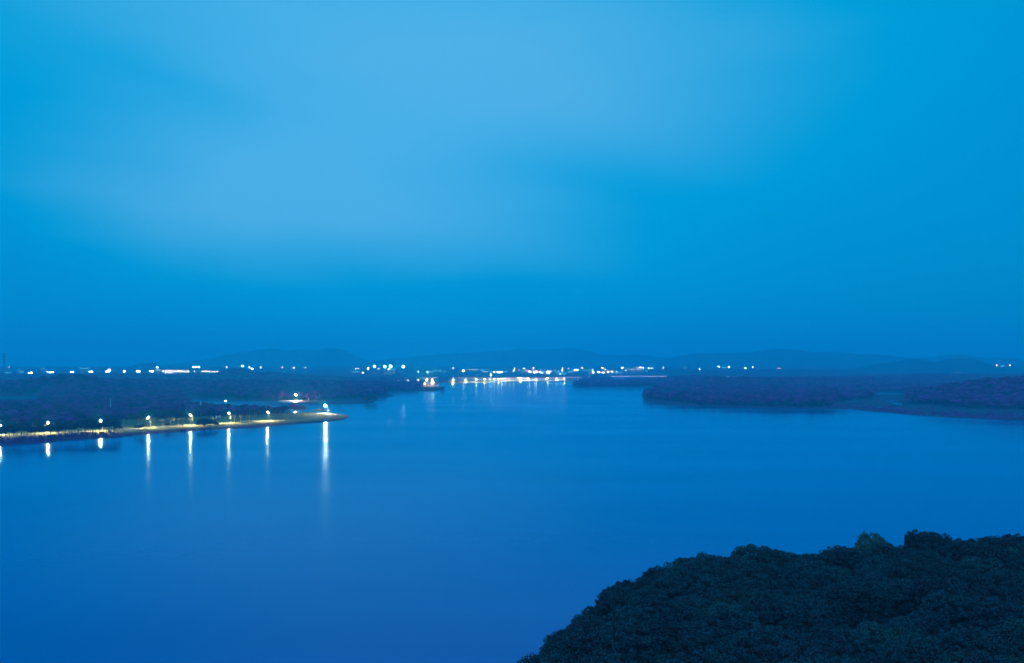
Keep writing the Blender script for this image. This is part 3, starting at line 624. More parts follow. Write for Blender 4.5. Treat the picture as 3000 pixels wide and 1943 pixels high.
# front row with thin trunks, dark against the lit lawn
rd = random.Random(5); xs = []
px = -6
while px < 352:
    xs.append(px); px += rd.uniform(6, 13)
for i, px in enumerate(xs):
    base = 1290-.036*px+rd.uniform(-5, 2)
    tree('shoreline_tree', rd.choice(['tall0', 'tall1', 'tall2', 'tall3', 'tall0', 'flat', 'round']), px, base, rd.uniform(32, 50), 'dark slender tree ' + ('at the left end' if px < 90 else 'in the left half' if px < 180 else 'in the right half' if px < 265 else 'at the right end') + ' of the shoreline row', 'shoreline trees ' + ('at the left end' if px < 90 else 'in the left half' if px < 180 else 'in the right half' if px < 265 else 'at the right end'), wide=rd.uniform(.6, 1.05))
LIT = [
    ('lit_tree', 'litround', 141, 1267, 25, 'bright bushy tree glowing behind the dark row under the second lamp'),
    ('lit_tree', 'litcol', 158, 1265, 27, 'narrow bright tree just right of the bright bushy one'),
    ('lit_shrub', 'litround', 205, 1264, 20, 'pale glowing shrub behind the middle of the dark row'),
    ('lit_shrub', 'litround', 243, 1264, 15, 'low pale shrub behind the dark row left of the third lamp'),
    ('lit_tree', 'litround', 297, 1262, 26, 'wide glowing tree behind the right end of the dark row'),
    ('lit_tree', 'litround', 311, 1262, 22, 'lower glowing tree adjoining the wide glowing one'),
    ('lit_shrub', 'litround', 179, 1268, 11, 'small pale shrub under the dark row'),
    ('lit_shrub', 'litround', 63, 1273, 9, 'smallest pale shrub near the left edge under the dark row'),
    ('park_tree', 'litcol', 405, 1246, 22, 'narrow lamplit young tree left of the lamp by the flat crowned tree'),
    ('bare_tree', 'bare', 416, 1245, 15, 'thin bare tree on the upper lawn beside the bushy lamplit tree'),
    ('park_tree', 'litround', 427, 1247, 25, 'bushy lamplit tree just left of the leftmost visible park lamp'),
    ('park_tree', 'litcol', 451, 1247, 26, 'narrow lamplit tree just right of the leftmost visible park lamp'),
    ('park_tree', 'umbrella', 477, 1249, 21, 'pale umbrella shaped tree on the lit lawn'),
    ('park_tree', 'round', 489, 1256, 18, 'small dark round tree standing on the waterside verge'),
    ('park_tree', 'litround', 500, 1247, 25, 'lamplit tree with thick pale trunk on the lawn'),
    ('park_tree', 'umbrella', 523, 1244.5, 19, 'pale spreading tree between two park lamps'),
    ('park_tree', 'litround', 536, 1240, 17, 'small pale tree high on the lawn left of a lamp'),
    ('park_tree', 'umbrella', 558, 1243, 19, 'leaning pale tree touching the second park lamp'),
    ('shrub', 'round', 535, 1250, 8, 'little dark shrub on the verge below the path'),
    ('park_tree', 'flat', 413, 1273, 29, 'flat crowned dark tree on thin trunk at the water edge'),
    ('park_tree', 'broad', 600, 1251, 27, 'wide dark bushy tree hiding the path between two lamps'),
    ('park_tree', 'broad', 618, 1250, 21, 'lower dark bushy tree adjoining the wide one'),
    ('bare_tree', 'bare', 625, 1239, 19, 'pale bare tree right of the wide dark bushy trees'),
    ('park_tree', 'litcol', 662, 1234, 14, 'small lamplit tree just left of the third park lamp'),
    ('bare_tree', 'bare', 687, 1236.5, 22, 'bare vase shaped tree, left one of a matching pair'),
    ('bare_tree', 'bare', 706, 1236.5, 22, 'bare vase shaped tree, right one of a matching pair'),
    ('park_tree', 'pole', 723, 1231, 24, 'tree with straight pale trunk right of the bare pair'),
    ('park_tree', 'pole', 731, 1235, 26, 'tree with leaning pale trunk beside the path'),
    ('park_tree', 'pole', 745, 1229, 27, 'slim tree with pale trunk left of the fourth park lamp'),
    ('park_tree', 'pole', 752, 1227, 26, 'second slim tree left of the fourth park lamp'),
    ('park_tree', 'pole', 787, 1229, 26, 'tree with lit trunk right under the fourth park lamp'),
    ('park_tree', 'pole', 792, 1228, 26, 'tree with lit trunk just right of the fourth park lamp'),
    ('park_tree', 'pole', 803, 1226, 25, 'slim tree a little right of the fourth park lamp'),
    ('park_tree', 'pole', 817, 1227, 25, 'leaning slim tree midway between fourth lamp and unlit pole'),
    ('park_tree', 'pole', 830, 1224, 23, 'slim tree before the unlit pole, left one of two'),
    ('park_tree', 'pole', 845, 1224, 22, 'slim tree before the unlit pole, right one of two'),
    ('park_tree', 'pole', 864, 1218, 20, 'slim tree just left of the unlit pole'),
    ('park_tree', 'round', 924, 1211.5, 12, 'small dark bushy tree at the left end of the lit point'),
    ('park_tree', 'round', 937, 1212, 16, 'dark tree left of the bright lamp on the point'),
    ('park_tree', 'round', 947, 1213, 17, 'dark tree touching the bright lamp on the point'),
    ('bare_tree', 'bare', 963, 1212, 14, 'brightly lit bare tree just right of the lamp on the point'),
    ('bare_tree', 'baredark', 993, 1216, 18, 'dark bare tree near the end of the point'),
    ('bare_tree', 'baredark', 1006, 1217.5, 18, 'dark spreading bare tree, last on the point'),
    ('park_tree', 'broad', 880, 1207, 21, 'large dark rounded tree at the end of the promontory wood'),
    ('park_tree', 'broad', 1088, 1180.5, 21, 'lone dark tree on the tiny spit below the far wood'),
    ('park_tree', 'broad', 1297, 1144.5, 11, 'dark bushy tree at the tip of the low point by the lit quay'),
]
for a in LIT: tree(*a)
rd = random.Random(31); slim = []
for k in range(20):
    px = 694+k*9.6+rd.uniform(-3, 3); slim.append(px)
    tree('slim_tree', 'pole', px, np.interp(px, [690, 800, 890], [1226, 1222, 1213.5])+rd.uniform(-3, 2), rd.uniform(22, 29), 'slim dark tree with thin trunk in the grove edge behind the fourth park lamp', 'slim trees at the grove edge behind the path', wide=rd.uniform(.8, 1.15))
for k in range(11):
    px = 385+k*17+rd.uniform(-4, 4)
    tree('grove_tree', 'tall%d' % rd.randrange(4), px, np.interp(px, [380, 460, 570], [1242, 1236, 1232])+rd.uniform(-2, 2), rd.uniform(30, 38), f'{ORD[k]} tree from the left in the teal lit grove edge above the bright lawn', 'teal lit trees along the grove edge above the lawn', wide=rd.uniform(.9, 1.2))
# taller trees lit from below at the wood edge, left
for px, py, h, lb in ((48, 1262, 34, 'teal lit tree with forked trunk, leftmost in the wood edge'), (97, 1258, 30, 'teal lit tree with pale trunk above the dark row'), (206, 1256, 26, 'teal lit tree above the pale shrub'), (363, 1249, 24, 'leaning pale tree at the end of the dark shoreline row'),
                      (378, 1246, 24, 'slanting pale trunk tree left of the flat crowned tree')):
    tree('park_tree', 'pole', px, py, h, lb)

# shrubs along the dark bank on the left
rg = np.random.default_rng(77); Vs = []; Fs = []; off = 0
for k in range(330):
    px = rg.uniform(-120, 620); sh = np.interp(px, [-200, 0, 100, 200, 345, 450, 640, 1000], [1317, 1305, 1300, 1290, 1281, 1270, 1257.5, 1232])
    if px > 370 and rg.random() < .75: continue
    py = sh-rg.uniform(1.0, 15 if px < 330 else 3); x, D = WP(px, py, .6); z = tz(x, D)
    if z < .1: continue
    s = rg.uniform(.8, 1.9); V, Fq = crown_cards(70, .35, [(0, 0, .2, s), (s*.6, .3, 0, s*.7)], 1, .7, rg)
    V = V+np.array([x, D, z]); Vs.append(V); Fs.append(Fq+off); off += len(V)
tag(obj('undergrowth', raw_mesh('undergrowth', np.vstack(Vs), np.vstack(Fs), [M['fol_wood']])), 'dark scrub along the bank under the left shoreline trees', 'undergrowth', None, 'stuff')
# marsh scrub on the right shore
Vs = []; Fs = []; off = 0
for k in range(500):
    px = rg.uniform(2420, 3060); sh = np.interp(px, [2420, 2530, 2600, 2700, 2860, 3060], [1197, 1202, 1207, 1217, 1226, 1236])
    py = sh-abs(rg.normal())*7-1; x, D = WP(px, py, .8); z = tz(x, D)
    if z < .2: continue
    s = rg.uniform(.8, 2.2); V, Fq = crown_cards(45, .5, [(0, 0, .1, s), (s, .3, 0, s*.7)], 1, .6, rg)
    Vs.append(V+np.array([x, D, z])); Fs.append(Fq+off); off += len(V)
tag(obj('undergrowth', raw_mesh('undergrowth', np.vstack(Vs), np.vstack(Fs), [M['fol_wood']])), 'low scrub scattered over the marsh by the right shore', 'undergrowth', None, 'stuff')

# ------------------------------------------------------------------ park lamps
def park_lamp(px, pyh, pyb, m, label, arm=-1.25, r=.22, group='park lamps along the promontory path', lit=True, z=1.4, name='street_lamp'):
    x, D = WP(px, pyb, z); g0 = tz(x, D); hh = ZP(pyh, D)-g0
    t = thing(name, (x, D, g0), label, 'street lamp', group)
    p = MB(); p.tube([(0, 0, -.3), (0, 0, .5), (0, 0, .52), (0, 0, hh)], [.14, .14, .085, .06], 8); obj('pole', p.mesh('pole', [M['lamppaint']], True), t)
    a = MB(); a.tube([(0, 0, hh-.5), (arm*.3, 0, hh+.15), (arm, 0, hh+.42)], [.06, .05, .05], 6); obj('arm', a.mesh('arm', [M['lamppaint']], True), t)
    h_ = MB(); h_.tube([(arm+.15, 0, hh+.42), (arm-.1, 0, hh+.44), (arm-.5, 0, hh+.40)], [.08, .17, .10], 8); hd = obj('lamp_head', h_.mesh('lamp_head', [M['lamppaint']], True), t)
    if lit:
        b_ = MB(); b_.ball((arm-.15, 0, hh+.1), r, n=10, k=6, sq=.8); obj('globe', b_.mesh('globe', [m], True), hd)
        q_ = MB(); q_.tube([(arm-.15, 0, hh-.125-.9*r), (arm-.15, 0, hh-.12-.9*r)], .34, 12); obj('lens', q_.mesh('lens', [G['lens']]), hd)
    return t
for px, pyh, pyb, m, lb in [
    (6, 1246, 1275, G['lampweak'], 'park lamp hidden among trees at the left edge of the photo'),
    (146, 1238, 1269, G['lamp'], 'park lamp lighting the lawn behind the left shoreline trees'),
    (300, 1232, 1263, G['lampweak'], 'park lamp behind the right end of the dark shoreline row'),
    (440, 1223, 1253.5, G['lampweak'], 'lit park lamp above the flat crowned tree'),
    (563, 1216, 1247, G['lamp'], 'lit park lamp left of the wide dark bushy trees'),
    (675, 1210.5, 1241, G['lamp'], 'lit park lamp left of the bare tree pair'),
    (788, 1206.5, 1234, G['lamptiny'], 'lit park lamp in the row of slim pale trunks')]:
    park_lamp(px, pyh, pyb, m, lb)
park_lamp(889, 1201.5, 1229.5, None, 'unlit lamp pole on the verge before the lit point', lit=False, arm=-1.6)
park_lamp(959, 1188.5, 1212, G['lampbig'], 'very bright lamp on the end of the near point', arm=-1.7, r=.5)
park_lamp(868, 1157, 1174, G['lampbig'], 'very bright lamp on the path across the inlet', arm=-.8, r=.5, group='lamps on the path across the inlet')
for px, a, b_, lb in ((829, 1153, 1172, 'unlit pole left of the bright lamp across the inlet'), (905, 1158, 1175, 'unlit pole just right of the bright lamp across the inlet'), (915, 1160, 1176, 'unlit pole furthest right across the inlet')):
    park_lamp(px, a, b_, None, lb, lit=False, arm=-1.5, group='lamps on the path across the inlet')
# two pale masts standing in the near wood
for px, pt, D, wd, lb in ((324, 1167, 900, .42, 'pale slender mast rising from the dark wood, left one'), (588, 1177.5, 860, .6, 'thicker pale mast above the wood near the inlet')):
    x = U(px, D); z0 = tz(x, D); hh = ZP(pt, D)-z0; t = thing('mast', (x, D, z0), lb, 'mast')
    p = MB(); p.tube([(0, 0, -.3), (0, 0, hh*.3), (0, 0, hh)], [wd, wd*.95, wd*.75], 10); obj('pole', p.mesh('pole', [M['masts']], True), t)
    p = MB(); p.tube([(0, 0, hh), (0, 0, hh+.35)], [wd*1.15, wd*.5], 10); obj('cap', p.mesh('cap', [M['steel']], True), t)
# notice board on the lawn
x, D = WP(640, 1231, 1.6); t = thing('notice_board', (x, D, tz(x, D)), 'lamplit white notice board at the wood edge behind the path', 'notice board')
p = MB(); w, hb = 2.4, 3.2
for k, (cx0, cz0, w_, h_) in enumerate(((-1.75, 1.6, 1.3, 2.5), (.95, 2.6, 2.0, 1.5))):
    p = MB(); p.box(cx0-w_/2, -.06, cz0, cx0+w_/2, .06, cz0+h_); pn = obj('panel', p.mesh('panel', [M['board']]), t)
    f_ = MB(); f_.box(cx0-w_/2-.1, -.04, 0, cx0-w_/2, .08, cz0+h_+.1); f_.box(cx0+w_/2, -.04, 0, cx0+w_/2+.1, .08, cz0+h_+.1); obj('post', f_.mesh('post', [M['darkm']]), t)
# red object on the lawn
x, D = WP(839, 1226.5, 1.6); t = thing('litter_bin', (x, D, tz(x, D)), 'tiny red bin on the lawn left of the unlit pole', 'bin')
p = MB(); p.tube([(0, 0, 0), (0, 0, .1), (0, 0, 1.1)], [.3, .36, .42], 10); obj('bin_body', p.mesh('bin_body', [M['red']], True), t)
p = MB(); p.tube([(0, 0, 1.1), (0, 0, 1.2), (0, 0, 1.3)], [.44, .44, .2], 10); obj('lid', p.mesh('lid', [M['darkm']], True), t)
# rock in the water
x, D = WP(1329, 1143); p = MB(); p.ball((0, 0, 0), 3.2, n=7, k=5, sq=.35); p.ball((2.6, .5, 0), 1.8, n=6, k=4, sq=.6)
tag(obj('rock', p.mesh('rock', [M['rock']]), None, (x, D, .1)), 'small dark rock breaking the water right of the low point', 'rock')

# ------------------------------------------------------------------ lamps of the lit quay
def far_lamp(name, px, py, D, r, m, label, cat, group=None, arm=0, pole=True, minh=4):
    x = U(px, D); zt = ZP(py, D); z0 = tz(x, D)
    if z0 > zt-minh: z0 = zt-minh
    p = MB(); hh = zt-z0
    pw = .16+D*.00004
    p.tube([(0, 0, 0), (0, 0, hh*.5), (0, 0, hh-r*.4)], [pw*1.3, pw, pw*.8], 5, 0)
    if arm: p.tube([(0, 0, hh-r*.6), (arm, 0, hh)], pw*.6, 4, 0)
    p.box(arm-r*1.05, -r*.5, hh+r*.72, arm+r*1.05, r*.5, hh+r*1.0, 0)
    p.ball((arm, 0, hh), r, 1, 8, 5, .85)
    if m is G['quay']: p.tube([(arm, 0, hh-r*.9-.06), (arm, 0, hh-r*.9-.05)], 1.0, 10, 2)
    return tag(obj(name, p.mesh(name, [M['steel'], m, G['lensq']]), None, (x, D, z0)), label, cat, group)
Q = [(1327, 1112.5, .5), (1363, 1112.3, .6), (1395, 1111.5, 1.0), (1420, 1111, 1.1), (1435, 1111, 1.15), (1448, 1110.3, 1.1), (1461, 1109.5, 1.3), (1471, 1109.2, 1.1), (1479.5, 1109, 1.1), (1492, 1108.3, .95), (1524, 1108, .7), (1547, 1108, .75), (1571, 1108.3, .8), (1603, 1108.2, .6), (1630, 1107.6, .9), (1653, 1107.2, .95)]
for i, (px, py, r) in enumerate(Q):
    sh = np.interp(px, [1306, 1390, 1440, 1475, 1500, 1560, 1620, 1668], [1121.3, 1120.9, 1119, 1117, 1115.5, 1116, 1115.5, 1114.9]); D = F*H/(sh-HZ)-4.5
    o_ = ordn(i, len(Q)); far_lamp('quay_lamp', px, py, D, r*.9, G['quay'], f'{o_} lamp from the left in the row along the lit quay' if 0 < i < len(Q)-1 else f'{o_} lamp in the row along the lit quay', 'street lamp', 'lamps along the lit quay')
for i, (px, py, D, r, lb) in enumerate([(1250, 1113, 2534, 1.3, 'left of two lamps above the upper lit quay'), (1266, 1112.6, 2534, 1.1, 'right of two lamps above the upper lit quay'), (1244, 1123.5, 2060, .9, 'leftmost lamp over the lower lit landing'), (1257.5, 1123, 2060, .8, 'second lamp over the lower lit landing'),
                                        (1264, 1122, 2060, .7, 'third lamp over the lower lit landing'), (1268.5, 1121, 2060, .8, 'rightmost lamp over the lower lit landing'),
                                        (1196, 1128, 1950, 1.0, 'large warm lamp on the low point left of the lit landing'), (1196, 1114, 2400, .7, 'warm lamp above the large one on the low point'), (1225, 1113.5, 2400, .8, 'warm lamp left of the upper quay lamps'), (1231, 1115.3, 2400, .45, 'small lamp beside the warm lamp left of the quay')]):
    far_lamp('quay_lamp', px, py, D, r, G['quay'], lb, 'street lamp', 'lamps around the lit landing')
# landing pavilion with a row of columns
x0, D = WP(1250, 1132.4, .8); x1 = U(1283, D); t = thing('landing_pavilion', (x0, D+6, 1.0), 'open lamplit pavilion with pale columns on the lower landing', 'pavilion')
wd = x1-x0; n = 11
p = MB(); p.box(-1, -3, 0, wd+1, 6, .4); obj('floor_slab', p.mesh('floor_slab', [M['bank']]), t)
for k in range(n):
    p = MB(); xk = .8+(wd-1.6)*k/(n-1); p.tube([(xk, -1.5, .4), (xk, -1.5, 6.2)], [.32, .26], 8); obj('column', p.mesh('column', [M['board']], True), t)
p = MB(); p.box(-.6, -2.6, 6.2, wd+.6, 3.5, 6.6); p.quad([(-.6, -2.6, 6.603), (wd+.6, -2.6, 6.603), (wd-1.5, .4, 7.6), (1, .4, 7.6)]); p.quad([(wd+.6, 3.5, 6.603), (-.6, 3.5, 6.603), (1, .4, 7.6), (wd-1.5, .4, 7.6)]); obj('roof', p.mesh('roof', [M['bank']]), t)
# small trees on the quay
KIND['quay'] = (crown_mesh(420, 2.6, 3.2, 2.2, M['fol_lit'], 160, .55, 7, .5), trunk_mesh(3.2, .16, .1, M['bark_pale']))
rd = random.Random(9); cm, tm = KIND['quay']; ref = max(v.co.z for v in cm.vertices)
qt = thing('quay_tree', (0, 0, 0), 'small pale green tree lit by the lamps along the quay', 'tree', 'small trees along the lit quay'); obj('crown', cm, qt); obj('trunk', tm, qt)
def quay_xy(px, back):
    sh = np.interp(px, [1306, 1390, 1440, 1475, 1500, 1560, 1620, 1668], [1121.3, 1120.9, 1119, 1117, 1115.5, 1116, 1115.5, 1114.9]); D = F*(H-1)/(sh-HZ)+back; return U(px, D), D
px = 1312; first = True
while px < 1662:
    x, D = quay_xy(px, rd.uniform(10, 26)); s = rd.uniform(4.0, 7.2)/ref; z = tz(x, D)+.2
    if first: qt.location = (x, D, z); qt.scale = (s*1.1,)*3; first = False
    else: dup(qt, (x, D, z), rd.random()*6, s*rd.uniform(.9, 1.3))
    px += rd.choice([3.5, 5, 6, 8, 11])
for px in (1238, 1243, 1249, 1256, 1262, 1270, 1277):
    x, D = WP(px, 1119.6, 1.2); D += 22; dup(qt, (U(px, D), D, tz(U(px, D), D)+.2), rd.random()*6, rd.uniform(5, 7.5)/ref, label='small pale green tree behind the upper lit quay', group='small trees behind the upper lit quay')

# ------------------------------------------------------------------ highway bridges with a dotted line of rail lights and stand-in car trails
def bridge(name, line, D, label, nl, piers, dz=.0):
    t = thing(name, (U(line[0][0], D), D, 0), label, 'bridge'); ox = U(line[0][0], D)
    px = np.linspace(line[0][0], line[-1][0], 60); zz = ZP(np.interp(px, [l[0] for l in line], [l[1] for l in line]), D)-1.0; xx = (px-1500)/F*D-ox
    d = MB(); w = MB()
    for a in range(59):
        q = [(xx[a], zz[a]), (xx[a+1], zz[a+1])]
        for mb, y0, y1, lo, hi in ((d, -6, 6, -1.5, 0), (w, -6.25, -6.003, -.3, .85), (w, 6.003, 6.25, -.3, .85)):
            (xa, za), (xb, zb) = q
            c8 = [(xa, y0, za+lo), (xb, y0, zb+lo), (xb, y1, zb+lo), (xa, y1, za+lo), (xa, y0, za+hi), (xb, y0, zb+hi), (xb, y1, zb+hi), (xa, y1, za+hi)]
            i = len(mb.v); mb.v += c8
            for f in ((0, 3, 2, 1), (4, 5, 6, 7), (0, 1, 5, 4), (2, 3, 7, 6)): mb.f.append(tuple(i+k for k in f)); mb.m.append(0)
    obj('deck', d.mesh('deck', [M['concrete']]), t); obj('parapet', w.mesh('parapet', [M['concrete']]), t)
    for pp, wdt in piers:
        k = np.interp(pp, px, zz); p = MB(); xq = U(pp, D)-ox
        p.box(xq-wdt/2, -4, -3, xq+wdt/2, 4, k-2.2); p.box(xq-wdt/2-.6, -5.5, k-2.2, xq+wdt/2+.6, 5.5, k-1.502); obj('pier', p.mesh('pier', [M['concrete']]), t)
    lm = MB(); lm.box(-1.6, -.18, -.1, 1.6, .18, .42); lme = lm.mesh('rail_trail_light', [G['rail']])
    for k in range(nl):
        pp = line[0][0]+(line[-1][0]-line[0][0])*(k+.5)/nl; o = obj('rail_trail_light', lme, t); o.location = (U(pp, D)-ox, -6.5, float(np.interp(pp, px, zz))+.95)
        o.scale.x = random.choice([.7, 1, 1, 1.5]) if pp < 1500 else .9  # left stretch: longer dashes stand in for car light trails
    return t
bridge('highway_bridge', [(1188, 1107), (1600, 1107.6), (1660, 1105.5), (1720, 1104.5), (1800, 1103), (1870, 1102.6), (1985, 1102.6)], 3080, 'long highway bridge dotted with rail lights and car light trails beyond the lit quay', 100,
       [(p, 5) for p in range(1210, 1800, 48)]+[(1862, 7), (1872, 6), (1911, 6), (1918, 5), (1930, 4), (1960, 5)])
bridge('highway_bridge', [(2072, 1103), (2200, 1104), (2310, 1106), (2345, 1106.5)], 2950, 'shorter viaduct with faint rail lights left of the right hand wood', 34, [(p, 5) for p in range(2090, 2340, 45)])

# ------------------------------------------------------------------ far street lamps, floodlights and city lights
rowL = [(4, 1095.5, .9), (10, 1095, 1.9), (84, 1093, 1.7), (91, 1092.5, 2.7), (146, 1091.2, 1.3), (154, 1091.4, 1.8), (207, 1090.3, 1.4), (214, 1089.8, 2.3), (262, 1089, 1.2), (269, 1089, 2.2), (312, 1088.6, 1.6), (319, 1088.4, 1.9), (364, 1088.2, 1.9), (401, 1088.2, 1.5), (408, 1088, 2.0), (440, 1088, 1.3), (447, 1088, 2.0)]
for i, (px, py, r) in enumerate(rowL):
    o_ = ordn(i, len(rowL)); far_lamp('street_lamp', px, py, 2700, r*.8, G['farb'], (f'{o_} lamp head from the left in the row along the far left road' if 0 < i < len(rowL)-1 else f'{o_} lamp head in the row along the far left road'), 'street lamp', 'street lamps along the far left road', minh=11)
rowB = [(478, 1088, 2.0), (512, 1088, 1.9), (519, 1087.8, 1.7), (525, 1087.8, 2.0), (532, 1087.8, 1.7), (538, 1087.6, 2.1), (551, 1087.9, 2.0), (570, 1088, 2.1), (592, 1088, 2.0), (598, 1088, 1.8), (605, 1088, 1.9), (612, 1088, 2.0), (622, 1088.7, 1.5), (628, 1088.7, 1.7), (637, 1088.6, 2.4)]
for i, (px, py, r) in enumerate(rowB):
    o_ = ordn(i, len(rowB)); far_lamp('street_lamp', px, py, 2800, r*.5, G['far'], (f'{o_} lamp from the left in the close row before the lit dormitory' if 0 < i < len(rowB)-1 else f'{o_} lamp in the close row before the lit dormitory'), 'street lamp', 'street lamps before the lit dormitory', minh=11)
